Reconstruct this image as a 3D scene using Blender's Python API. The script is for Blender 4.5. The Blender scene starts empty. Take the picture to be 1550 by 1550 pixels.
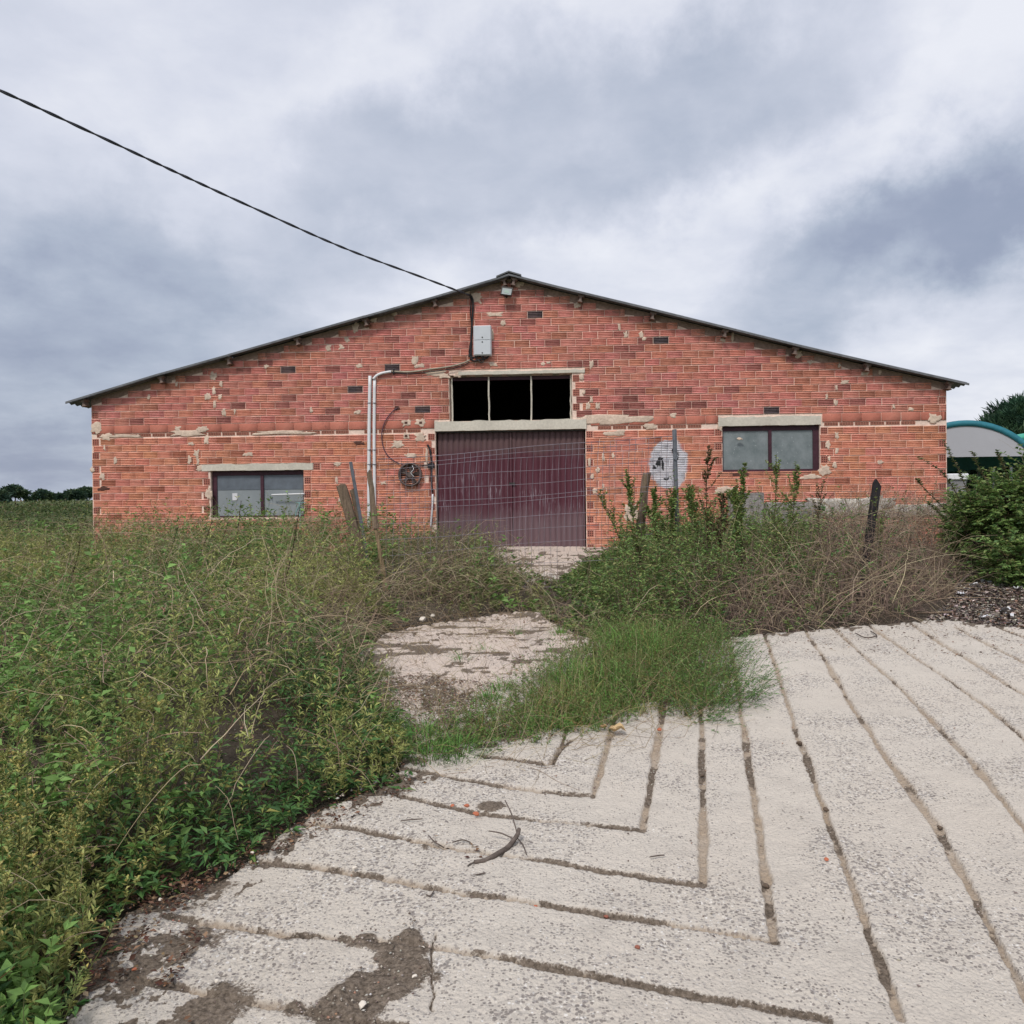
import bpy, bmesh, math, random
import numpy as np
from mathutils import Matrix, Vector
random.seed(7); RNG = np.random.default_rng(7)
R_ = math.radians
scn = bpy.context.scene
# ------------------------------------------------------------------ camera
F = 1240.0; YAW = 3.4; PITCH = 0.46; ROLL = -0.62
D = 14.6; H = 1.55; SL = 0.052
cam = bpy.data.objects.new('camera', bpy.data.cameras.new('camera'))
scn.collection.objects.link(cam)
MC = Matrix.Rotation(R_(YAW), 4, 'Z') @ Matrix.Rotation(R_(90 - PITCH), 4, 'X') @ Matrix.Rotation(R_(ROLL), 4, 'Z')
cam.matrix_world = MC
cam.data.sensor_width = 36; cam.data.lens = 36 * F / 1550
cam.data.clip_start = 0.05; cam.data.clip_end = 5000
scn.camera = cam
MR = np.array(MC.to_3x3())
def ray(px, py):
    v = MR @ np.array([(px - 775) / F, -(py - 775) / F, -1.0]); return v
# ------------------------------------------------------------------ world
SUN_EL, SUN_AZ = 50, 200
w = bpy.data.worlds.new('World'); scn.world = w; w.use_nodes = True
NT = w.node_tree; NT.nodes.clear()
def nn(nt, t, **k):
    n = nt.nodes.new(t)
    for a, b in k.items():
        if a == 'ins':
            for i, v in b.items(): n.inputs[i].default_value = v
        else: setattr(n, a, b)
    return n
def math_(nt, op, a, b=None, c=None):
    n = nt.nodes.new('ShaderNodeMath'); n.operation = op
    for i, v in enumerate((a, b, c)):
        if v is None: continue
        if isinstance(v, (int, float)): n.inputs[i].default_value = v
        else: nt.links.new(v, n.inputs[i])
    return n.outputs[0]
L = NT.links.new
tc = nn(NT, 'ShaderNodeTexCoord')
nrm = nn(NT, 'ShaderNodeVectorMath', operation='NORMALIZE'); L(tc.outputs['Generated'], nrm.inputs[0])
DIR = nrm.outputs[0]
sep = nn(NT, 'ShaderNodeSeparateXYZ'); L(DIR, sep.inputs[0])
zz = math_(NT, 'ADD', math_(NT, 'MAXIMUM', sep.outputs[2], 0.0), 0.22)
cx_ = math_(NT, 'DIVIDE', sep.outputs[0], zz); cy_ = math_(NT, 'DIVIDE', sep.outputs[1], zz)
comb = nn(NT, 'ShaderNodeCombineXYZ'); L(cx_, comb.inputs[0]); L(cy_, comb.inputs[1])
def noise(nt, vec, scale, detail=5, rough=.55, dist=0., lac=2.0):
    n = nn(nt, 'ShaderNodeTexNoise', ins={'Scale': scale, 'Detail': detail, 'Roughness': rough, 'Distortion': dist * .6, 'Lacunarity': lac})
    if vec is not None: nt.links.new(vec, n.inputs['Vector'])
    return n
n1 = noise(NT, comb.outputs[0], 0.9, 6, .5, .5)
n2 = noise(NT, comb.outputs[0], 2.6, 6, .55, .3)
nw = noise(NT, DIR, 2.2, 4, .5)
wv = nn(NT, 'ShaderNodeVectorMath', operation='SUBTRACT'); L(nw.outputs['Color'], wv.inputs[0]); wv.inputs[1].default_value = (.5, .5, .5)
ws = nn(NT, 'ShaderNodeVectorMath', operation='SCALE'); L(wv.outputs[0], ws.inputs[0]); ws.inputs['Scale'].default_value = .26
nw2 = noise(NT, DIR, 8, 7, .6)
wv2 = nn(NT, 'ShaderNodeVectorMath', operation='SUBTRACT'); L(nw2.outputs['Color'], wv2.inputs[0]); wv2.inputs[1].default_value = (.5, .5, .5)
ws2 = nn(NT, 'ShaderNodeVectorMath', operation='SCALE'); L(wv2.outputs[0], ws2.inputs[0]); ws2.inputs['Scale'].default_value = .21
wa = nn(NT, 'ShaderNodeVectorMath', operation='ADD'); L(DIR, wa.inputs[0]); L(ws.outputs[0], wa.inputs[1])
wa2 = nn(NT, 'ShaderNodeVectorMath', operation='ADD'); L(wa.outputs[0], wa2.inputs[0]); L(ws2.outputs[0], wa2.inputs[1])
b = math_(NT, 'ADD', math_(NT, 'MULTIPLY', math_(NT, 'SUBTRACT', n1.outputs[0], .5), .90), .81)
n3 = noise(NT, comb.outputs[0], 7.5, 5, .6, .4)
b = math_(NT, 'ADD', b, math_(NT, 'MULTIPLY', math_(NT, 'SUBTRACT', n2.outputs[0], .5), .50))
b = math_(NT, 'ADD', b, math_(NT, 'MULTIPLY', math_(NT, 'SUBTRACT', n3.outputs[0], .5), .22))
# the cloud masses of this sky: direction, half sizes (radians), tilt, lighter/darker
for (px, py, rx, ry, ang, amp) in [
        (880, 235, .38, .10, 14, -.40), (1130, 140, .20, .09, 22, -.22), (1370, 385, .24, .085, 20, -.42), (1520, 275, .16, .08, 20, -.38),
        (290, 400, .13, .075, -8, -.34), (40, 640, .34, .18, 0, -.50), (60, 300, .22, .22, 0, -.04), (420, 80, .26, .10, 0, .05), (330, 560, .30, .10, 0, -.12),
        (1040, 320, .22, .10, 25, .12), (1420, 60, .30, .14, 0, .16), (620, 330, .20, .10, -20, .04), (1300, 500, .30, .08, 0, .05),
        (760, 110, .22, .07, 10, .16), (120, 740, .6, .05, 0, -.22)]:
    d = ray(px, py); d /= np.linalg.norm(d)
    sb = nn(NT, 'ShaderNodeVectorMath', operation='SUBTRACT'); L(wa2.outputs[0], sb.inputs[0]); sb.inputs[1].default_value = tuple(d)
    m1 = nn(NT, 'ShaderNodeMapping', vector_type='POINT'); L(sb.outputs[0], m1.inputs[0])
    az = math.atan2(d[0], d[1]); m1.inputs['Rotation'].default_value = (0, R_(ang), 0)
    m2 = nn(NT, 'ShaderNodeMapping', vector_type='POINT'); L(m1.outputs[0], m2.inputs[0]); m2.inputs['Scale'].default_value = (1 / rx, 1 / .4, 1 / ry)
    ln = nn(NT, 'ShaderNodeVectorMath', operation='LENGTH'); L(m2.outputs[0], ln.inputs[0])
    mr = nn(NT, 'ShaderNodeMapRange', interpolation_type='SMOOTHERSTEP', ins={'From Min': 1.35, 'From Max': .25, 'To Min': 0, 'To Max': amp * .72})
    L(ln.outputs['Value'], mr.inputs['Value'])
    b = math_(NT, 'ADD', b, mr.outputs[0])
cr = nn(NT, 'ShaderNodeValToRGB'); L(b, cr.inputs[0])
def srgb(r, g, bb):
    f = lambda c: ((c / 255 + .055) / 1.055) ** 2.4 if c > 10 else c / 255 / 12.92
    return (f(r), f(g), f(bb), 1)
E = cr.color_ramp.elements
E[0].position = 0.02; E[0].color = srgb(142, 153, 176)
E[1].position = 0.98; E[1].color = srgb(233, 235, 243)
for p, c in ((.22, (153, 162, 184)), (.42, (173, 182, 200)), (.62, (195, 201, 216)), (.80, (213, 217, 230))):
    e = E.new(p); e.color = srgb(*c)
sky = nn(NT, 'ShaderNodeTexSky', sky_type='NISHITA'); sky.sun_disc = False
sky.sun_elevation = R_(SUN_EL); sky.sun_rotation = R_(SUN_AZ); sky.air_density = 1.4; sky.dust_density = 2
bg1 = nn(NT, 'ShaderNodeBackground', ins={'Strength': .08}); L(sky.outputs[0], bg1.inputs[0])
bg2 = nn(NT, 'ShaderNodeBackground', ins={'Strength': .69}); L(cr.outputs[0], bg2.inputs[0])
mx = nn(NT, 'ShaderNodeMixShader', ins={0: .93}); L(bg1.outputs[0], mx.inputs[1]); L(bg2.outputs[0], mx.inputs[2])
wo = nn(NT, 'ShaderNodeOutputWorld'); L(mx.outputs[0], wo.inputs[0])
# ------------------------------------------------------------------ sun behind thin cloud
sd = bpy.data.lights.new('sun', 'SUN'); sd.energy = 1.5; sd.angle = R_(10); sd.color = (1, .95, .89)
so = bpy.data.objects.new('sun', sd); scn.collection.objects.link(so)
# light comes from behind the camera, to its left: azimuth measured as in the sky texture
a = R_(SUN_AZ); sv = Vector((math.sin(a) * math.cos(R_(SUN_EL)), math.cos(a) * math.cos(R_(SUN_EL)), math.sin(R_(SUN_EL))))
so.rotation_euler = sv.to_track_quat('Z', 'Y').to_euler()
scn.view_settings.view_transform = 'Standard'; scn.view_settings.look = 'None'
scn.view_settings.exposure = 0.62; scn.view_settings.gamma = 1; scn.view_settings.use_curve_mapping = False
scn.render.engine = 'CYCLES'
scn.cycles.max_bounces = 6; scn.cycles.diffuse_bounces = 3; scn.cycles.transparent_max_bounces = 8

# ------------------------------------------------------------------ helpers
COL = scn.collection
def gz(x, y):
    """height of the terrain"""
    y = np.asarray(y, float); x = np.asarray(x, float)
    z = -H + SL * np.minimum(y, 15.5)
    far = np.maximum(y - 15.5, 0)
    z = z + np.where(far > 0, 0.0145 * far * (far / (far + 25)), 0) - 0.0000125 * np.minimum(far, 600) ** 2
    return z
def P_ground(px, py, dz=0.0):
    d = ray(px, py); t = (-H + dz) / (d[2] - SL * d[1]); return np.array([d[0] * t, d[1] * t, d[2] * t])
def P_plane(px, py, y):
    d = ray(px, py); t = y / d[1]; return np.array([d[0] * t, y, d[2] * t])
def W(px, py, off=0.0):
    p = P_plane(px, py, D - off); return p[0], p[2]
def to_px(p):
    q = MR.T @ np.asarray(p, float); return 775 + F * q[0] / -q[2], 775 - F * q[1] / -q[2]

def link(o, parent=None):
    """meshes are written in world coordinates: a child is offset by where its parents stand"""
    COL.objects.link(o)
    if parent is not None:
        o.parent = parent; p = parent; t = Vector((0, 0, 0))
        while p is not None: t += p.location; p = p.parent
        o.location = o.location - t
    return o
def props(o, label=None, cat=None, group=None, kind=None):
    if label: o['label'] = label
    if cat: o['category'] = cat
    if group: o['group'] = group
    if kind: o['kind'] = kind
    return o
def empty(name, loc=(0, 0, 0)):
    o = bpy.data.objects.new(name, None); o.location = loc; o.empty_display_size = .1
    return link(o)
def mesh_np(name, V, Fc, mat, cols=None, smooth=False, parent=None, attrs=None):
    """V (n,3); Fc list of index arrays, each (m,k)"""
    me = bpy.data.meshes.new(name)
    V = np.asarray(V, np.float32)
    if not isinstance(Fc, list): Fc = [Fc]
    loops = np.concatenate([f.ravel() for f in Fc]).astype(np.int32)
    tot = np.concatenate([np.full(len(f), f.shape[1], np.int32) for f in Fc])
    st = np.concatenate([[0], np.cumsum(tot)[:-1]]).astype(np.int32)
    me.vertices.add(len(V)); me.vertices.foreach_set('co', V.ravel())
    me.loops.add(len(loops)); me.loops.foreach_set('vertex_index', loops)
    me.polygons.add(len(tot)); me.polygons.foreach_set('loop_start', st)
    me.update(calc_edges=True)
    if smooth: me.polygons.foreach_set('use_smooth', np.ones(len(tot), bool))
    if cols is not None:
        at = me.color_attributes.new('tint', 'FLOAT_COLOR', 'POINT')
        c = np.ones((len(V), 4), np.float32); c[:, :3] = cols; at.data.foreach_set('color', c.ravel())
    for k, v in (attrs or {}).items():
        at = me.attributes.new(k, 'FLOAT', 'POINT'); at.data.foreach_set('value', np.asarray(v, np.float32))
    if mat is not None: me.materials.append(mat)
    return link(bpy.data.objects.new(name, me), parent)
class MB:
    """collects simple shapes, links them as one mesh object"""
    def __init__(s): s.bm = bmesh.new()
    def box(s, x0, x1, y0, y1, z0, z1):
        v = [s.bm.verts.new((x, y, z)) for x in (x0, x1) for y in (y0, y1) for z in (z0, z1)]
        for f in ((0, 1, 3, 2), (4, 6, 7, 5), (0, 4, 5, 1), (2, 3, 7, 6), (0, 2, 6, 4), (1, 5, 7, 3)): s.bm.faces.new([v[i] for i in f])
        return v
    def prism(s, poly, y0, y1):
        """poly: list of (x,z)"""
        a = [s.bm.verts.new((x, y0, z)) for x, z in poly]; c = [s.bm.verts.new((x, y1, z)) for x, z in poly]
        n = len(poly); s.bm.faces.new(a); s.bm.faces.new(c[::-1])
        for i in range(n): s.bm.faces.new([a[i], c[i], c[(i + 1) % n], a[(i + 1) % n]])
    def tube(s, pts, r, n=6, cap=True):
        pts = [Vector(p) for p in pts]; rr = r if isinstance(r, (list, tuple)) else [r] * len(pts)
        rings = []; up = Vector((0, 0, 1)); prev = None
        for i, p in enumerate(pts):
            t = (pts[min(i + 1, len(pts) - 1)] - pts[max(i - 1, 0)]).normalized()
            if prev is None:
                a = t.cross(up);
                if a.length < 1e-3: a = t.cross(Vector((1, 0, 0)))
            else: a = prev - t * prev.dot(t)
            a.normalize(); prev = a; c = t.cross(a)
            rings.append([s.bm.verts.new(p + (a * math.cos(2 * math.pi * k / n) + c * math.sin(2 * math.pi * k / n)) * rr[i]) for k in range(n)])
        for i in range(len(rings) - 1):
            for k in range(n): s.bm.faces.new([rings[i][k], rings[i][(k + 1) % n], rings[i + 1][(k + 1) % n], rings[i + 1][k]])
        if cap: s.bm.faces.new(rings[0][::-1]); s.bm.faces.new(rings[-1])
    def build(s, name, mat, parent=None, smooth=False, bevel=0):
        bmesh.ops.recalc_face_normals(s.bm, faces=s.bm.faces)
        if bevel: bmesh.ops.bevel(s.bm, geom=[e for e in s.bm.edges], offset=bevel, segments=1, affect='EDGES')
        me = bpy.data.meshes.new(name); s.bm.to_mesh(me); s.bm.free()
        if mat is not None: me.materials.append(mat)
        if smooth: me.polygons.foreach_set('use_smooth', np.ones(len(me.polygons), bool))
        return link(bpy.data.objects.new(name, me), parent)
# value noise (numpy)
_LAT = RNG.random((256, 256))
def vnoise(x, y):
    xi = np.floor(x).astype(int); yi = np.floor(y).astype(int); fx = x - xi; fy = y - yi
    fx = fx * fx * (3 - 2 * fx); fy = fy * fy * (3 - 2 * fy)
    g = lambda a, c: _LAT[a & 255, c & 255]
    return (g(xi, yi) * (1 - fx) + g(xi + 1, yi) * fx) * (1 - fy) + (g(xi, yi + 1) * (1 - fx) + g(xi + 1, yi + 1) * fx) * fy
def fbm(x, y, o=4, r=.5):
    s = 0; a = 1; t = 0
    for i in range(o): s = s + a * vnoise(x * 2 ** i + 17.3 * i, y * 2 ** i + 9.1 * i); t += a; a *= r
    return s / t
def sstep(a, c, x):
    t = np.clip((x - a) / (c - a), 0, 1); return t * t * (3 - 2 * t)
def in_poly(x, y, poly):
    x = np.asarray(x); r = np.zeros(x.shape, bool); n = len(poly)
    for i in range(n):
        x0, y0 = poly[i][:2]; x1, y1 = poly[(i + 1) % n][:2]
        if y0 == y1: continue
        c = ((y0 > y) != (y1 > y)) & (x < (x1 - x0) * (y - y0) / (y1 - y0) + x0); r ^= c
    return r
def seg_dist(x, y, a, c):
    dx, dy = c[0] - a[0], c[1] - a[1]; t = np.clip(((x - a[0]) * dx + (y - a[1]) * dy) / (dx * dx + dy * dy), 0, 1)
    return np.hypot(x - a[0] - t * dx, y - a[1] - t * dy)
def poly_dist(x, y, pts, closed=False):
    d = np.full(np.shape(x), 1e9); n = len(pts)
    for i in range(n if closed else n - 1): d = np.minimum(d, seg_dist(x, y, pts[i], pts[(i + 1) % n]))
    return d
def GP(pxs): return [tuple(P_ground(a, c)[:2]) for a, c in pxs]

# ------------------------------------------------------------------ materials
def mat(name, base, rough=.8, spec=.3, metal=0, nscale=None, namp=.15, bump=0, bscale=None, tint=False, objcol=False, transl=0, extra=None, coords='Object'):
    m = bpy.data.materials.new(name); m.use_nodes = True; nt = m.node_tree
    bs = nt.nodes['Principled BSDF']; bs.inputs['Roughness'].default_value = rough; bs.inputs['Metallic'].default_value = metal
    bs.inputs['Specular IOR Level'].default_value = spec
    tcn = nn(nt, 'ShaderNodeTexCoord'); vec = tcn.outputs[coords]
    rgb = nn(nt, 'ShaderNodeRGB'); rgb.outputs[0].default_value = (*base, 1); c = rgb.outputs[0]
    def mul(a, bsock, blend='MULTIPLY', fac=1.0):
        mm = nn(nt, 'ShaderNodeMix', data_type='RGBA', blend_type=blend); mm.inputs[0].default_value = fac
        nt.links.new(a, mm.inputs[6]); nt.links.new(bsock, mm.inputs[7]); return mm.outputs[2]
    if tint:
        at = nn(nt, 'ShaderNodeAttribute', attribute_name='tint'); c = mul(c, at.outputs['Color'])
    if objcol:
        oi = nn(nt, 'ShaderNodeObjectInfo'); c = mul(c, oi.outputs['Color'])
    if nscale:
        for i, s in enumerate((nscale if isinstance(nscale, (list, tuple)) else [nscale])):
            nz = noise(nt, vec, s, 5, .6)
            mr = nn(nt, 'ShaderNodeMapRange', ins={'From Min': .25, 'From Max': .75, 'To Min': 1 - namp, 'To Max': 1 + namp}); nt.links.new(nz.outputs[0], mr.inputs[0])
            cc = nn(nt, 'ShaderNodeCombineColor')
            for k in range(3): nt.links.new(mr.outputs[0], cc.inputs[k])
            c = mul(c, cc.outputs[0])
    if extra: c = extra(nt, vec, c, bs)
    nt.links.new(c, bs.inputs['Base Color'])
    if bump:
        nz = noise(nt, vec, bscale or 30, 6, .6); bp = nn(nt, 'ShaderNodeBump', ins={'Strength': 1, 'Distance': bump}); nt.links.new(nz.outputs[0], bp.inputs['Height']); nt.links.new(bp.outputs[0], bs.inputs['Normal'])
    if transl:
        tr = nn(nt, 'ShaderNodeBsdfTranslucent'); nt.links.new(c, tr.inputs[0]); ms = nn(nt, 'ShaderNodeMixShader', ins={0: transl})
        out = nt.nodes['Material Output']; nt.links.new(bs.outputs[0], ms.inputs[1]); nt.links.new(tr.outputs[0], ms.inputs[2]); nt.links.new(ms.outputs[0], out.inputs[0])
    return m
def mixc(nt, fac, a, bcol, blend='MIX'):
    mm = nn(nt, 'ShaderNodeMix', data_type='RGBA', blend_type=blend)
    for i, v in ((0, fac), (6, a), (7, bcol)):
        if isinstance(v, (int, float)): mm.inputs[i].default_value = v
        elif isinstance(v, tuple): mm.inputs[i].default_value = (*v[:3], 1)
        else: nt.links.new(v, mm.inputs[i])
    return mm.outputs[2]
def mrange(nt, v, a, c, d=0, e=1, smooth=False):
    m = nn(nt, 'ShaderNodeMapRange', ins={'From Min': a, 'From Max': c, 'To Min': d, 'To Max': e})
    if smooth: m.interpolation_type = 'SMOOTHSTEP'
    nt.links.new(v, m.inputs[0]); return m.outputs[0]

M = {}
def limewash(nt, c):
    g = nn(nt, 'ShaderNodeNewGeometry'); sp = nn(nt, 'ShaderNodeSeparateXYZ'); nt.links.new(g.outputs['Position'], sp.inputs[0]); cx, cz = W(1012, 703)
    dx = math_(nt, 'DIVIDE', math_(nt, 'SUBTRACT', sp.outputs[0], cx), .345); dz = math_(nt, 'DIVIDE', math_(nt, 'SUBTRACT', sp.outputs[2], cz), .44)
    r = math_(nt, 'SQRT', math_(nt, 'ADD', math_(nt, 'MULTIPLY', dx, dx), math_(nt, 'MULTIPLY', dz, dz))); n1 = noise(nt, g.outputs['Position'], 9, 4, .6); n2 = noise(nt, g.outputs['Position'], 34, 4, .7)
    r = math_(nt, 'ADD', r, math_(nt, 'MULTIPLY', math_(nt, 'SUBTRACT', n1.outputs[0], .5), .5)); f = mrange(nt, r, 1.03, .93)
    f = math_(nt, 'MULTIPLY', f, mrange(nt, n2.outputs[0], .72, .58, .25, .93)); return mixc(nt, f, c, (.68, .69, .73))
def mortar_extra(nt, vec, c, bs): return limewash(nt, c)
def brick_extra(nt, vec, c, bs):
    g = nn(nt, 'ShaderNodeNewGeometry'); n1 = noise(nt, g.outputs['Position'], 1.3, 4, .6)
    c = mixc(nt, mrange(nt, n1.outputs[0], .5, .75, 0, .3), c, (.62, .33, .25))
    n2 = noise(nt, g.outputs['Position'], 26, 5, .65)
    c = mixc(nt, mrange(nt, n2.outputs[0], .60, .78, 0, .55), c, (.62, .40, .32))
    n3 = noise(nt, g.outputs['Position'], 11, 5, .65)
    c = mixc(nt, mrange(nt, n3.outputs[0], .62, .74, 0, .5), c, (.16, .07, .06))
    return limewash(nt, c)
M['brick'] = mat('fired_clay', (1, 1, 1), .9, .15, nscale=14, namp=.12, bump=.004, bscale=60, tint=True, objcol=True, extra=brick_extra)
M['mortar'] = mat('mortar', (.80, .62, .52), .95, .1, nscale=(3, 22), namp=.14, bump=.01, bscale=25, extra=mortar_extra)
M['render'] = mat('render_patch', (.62, .49, .39), .95, .1, nscale=(4, 30), namp=.2, bump=.012, bscale=18)
M['lintel'] = mat('precast_concrete', (.58, .54, .46), .9, .15, nscale=(2, 25), namp=.13, bump=.006, bscale=20)
M['dark_hole'] = mat('hole_shade', (.10, .05, .04), .95, .1)  # dark tone standing in for shade inside holes and brick cells
M['white_paint'] = mat('whitewash', (.72, .73, .78), .9, .15, nscale=(6, 30), namp=.12, bump=.01, bscale=18)
M['footing'] = mat('rough_footing', (.50, .47, .42), .95, .1, nscale=(5, 18), namp=.45, bump=.04, bscale=9)
M['roof'] = mat('fibre_cement', (.15, .155, .165), .9, .15, nscale=(1.5, 12), namp=.25, bump=.004, bscale=30)
M['purlin'] = mat('purlin_concrete', (.20, .15, .13), .9, .1, nscale=(6, 30), namp=.3)
M['inside'] = mat('inside_dark', (.035, .033, .035), .95, .05)  # near-black tone puts the unlit interior into the colour
M['frame'] = mat('maroon_frame', (.055, .020, .030), .55, .3, nscale=(4, 20), namp=.3)
def gate_extra(nt, vec, c, bs):
    mp = nn(nt, 'ShaderNodeMapping'); mp.inputs['Scale'].default_value = (26, 5, 1.1); nt.links.new(vec, mp.inputs[0])
    n1 = noise(nt, mp.outputs[0], 1.6, 5, .7)
    sp = nn(nt, 'ShaderNodeSeparateXYZ'); nt.links.new(vec, sp.inputs[0])
    # top third is weathered to brown, paint survives lower down
    n0 = noise(nt, vec, 2.4, 3, .5)
    hh = math_(nt, 'ADD', sp.outputs[2], math_(nt, 'MULTIPLY', math_(nt, 'SUBTRACT', n0.outputs[0], .5), .35))
    topf = mrange(nt, hh, .80, 1.10, 0, .75, True)
    c = mixc(nt, topf, c, (.115, .075, .072))
    c = mixc(nt, mrange(nt, n1.outputs[0], .50, .78, 0, .55), c, (.16, .095, .115))
    band = math_(nt, 'MULTIPLY', mrange(nt, hh, -.35, .1, 0, 1, True), mrange(nt, hh, .80, .35, 0, 1, True))
    mp2 = nn(nt, 'ShaderNodeMapping'); mp2.inputs['Scale'].default_value = (60, 5, 4.5); nt.links.new(vec, mp2.inputs[0])
    n2 = noise(nt, mp2.outputs[0], 1.0, 3, .6); n3 = noise(nt, vec, 1.5, 2, .5)
    st = math_(nt, 'MULTIPLY', mrange(nt, n2.outputs[0], .56, .64, 0, 1), math_(nt, 'MULTIPLY', band, mrange(nt, n3.outputs[0], .46, .60, 0, .6)))
    c = mixc(nt, st, c, (.42, .38, .42))
    low = mrange(nt, hh, .05, -.35, 0, .7, True)
    c = mixc(nt, low, c, (.17, .12, .13))
    return c
M['gate'] = mat('weathered_maroon_sheet', (.088, .024, .036), .6, .3, extra=gate_extra)
M['rail'] = mat('grey_paint_metal', (.22, .22, .23), .6, .4, nscale=8, namp=.3)
def pane_extra(nt, vec, c, bs):
    n1 = noise(nt, vec, 3.5, 5, .65); c = mixc(nt, mrange(nt, n1.outputs[0], .35, .7, 0, .6), c, (.30, .33, .34))
    v = nn(nt, 'ShaderNodeTexNoise', ins={'Scale': 26, 'Detail': 3}); nt.links.new(vec, v.inputs[0])
    c = mixc(nt, mrange(nt, v.outputs[0], .68, .76, 0, .6), c, (.5, .52, .52))
    return c
M['pane'] = mat('dusty_glass', (.12, .15, .152), .2, .5, extra=pane_extra)
M['pane_sheet'] = mat('grey_backing_sheet', (.22, .245, .26), .5, .4, extra=pane_extra)
M['white_plastic'] = mat('white_plastic', (.72, .73, .74), .45, .4, nscale=5, namp=.06)
M['grey_box'] = mat('grey_box', (.55, .58, .61), .45, .4, nscale=6, namp=.06)
M['black'] = mat('black_rubber', (.02, .02, .022), .6, .3)
M['cable'] = mat('weathered_cable', (.055, .058, .068), .7, .2, nscale=12, namp=.3)
M['bracketing'] = mat('old_cream_conduit', (.36, .32, .25), .8, .2, nscale=12, namp=.3)
M['fan'] = mat('rusty_fan_metal', (.045, .040, .038), .6, .4, metal=.3, nscale=16, namp=.5)
M['fanring'] = mat('rusty_ring', (.13, .10, .09), .7, .3, metal=.3, nscale=16, namp=.5)
M['lamp_glass'] = mat('floodlight_glass', (.27, .31, .31), .35, .4)
M['lamp_led'] = mat('floodlight_led', (.26, .36, .31), .4, .4)
def wood_extra(nt, vec, c, bs):
    mp = nn(nt, 'ShaderNodeMapping'); mp.inputs['Scale'].default_value = (30, 30, 2.5); nt.links.new(vec, mp.inputs[0])
    n1 = noise(nt, mp.outputs[0], 1.5, 5, .7)
    c = mixc(nt, mrange(nt, n1.outputs[0], .3, .7, 0, .8), c, (.055, .042, .034))
    return c
M['wood'] = mat('grey_split_wood', (.27, .20, .14), .95, .1, extra=wood_extra, bump=.01, bscale=30)
M['wood_tan'] = mat('tan_split_wood', (.36, .26, .15), .95, .1, extra=wood_extra, bump=.01, bscale=30)
M['galv'] = mat('galvanised_steel', (.16, .17, .19), .55, .4, metal=.4, nscale=14, namp=.3)
M['wire'] = mat('fence_wire', (.27, .24, .27), .5, .4, metal=.5, nscale=5, namp=.3)
M['teal'] = mat('teal_canvas', (.03, .17, .22), .6, .3, nscale=(2, 9), namp=.18)
M['green_canvas'] = mat('green_canvas', (.07, .38, .28), .6, .3, nscale=(2, 9), namp=.1)
M['pale_canvas'] = mat('pale_grey_canvas', (.40, .40, .43), .7, .2, nscale=1.5, namp=.04)
M['stone'] = mat('pale_stone', (.55, .50, .45), .95, .1, nscale=20, namp=.25, objcol=True)
M['paper'] = mat('paper_scrap', (.62, .62, .64), .8, .1, nscale=9, namp=.1)
M['bark'] = mat('bark', (.10, .075, .055), .95, .1, nscale=(6, 30), namp=.4)
M['stick'] = mat('dead_stick_bark', (.13, .105, .09), .95, .1, nscale=(10, 50), namp=.45, bump=.004, bscale=50)
M['leaf'] = mat('leaf', (1, 1, 1), .55, .25, tint=True, transl=.28)
M['dry'] = mat('dry_stem', (1, 1, 1), .85, .12, tint=True, transl=.05)
M['litter'] = mat('dead_leaf_litter', (1, 1, 1), .9, .1, tint=True)

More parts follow.
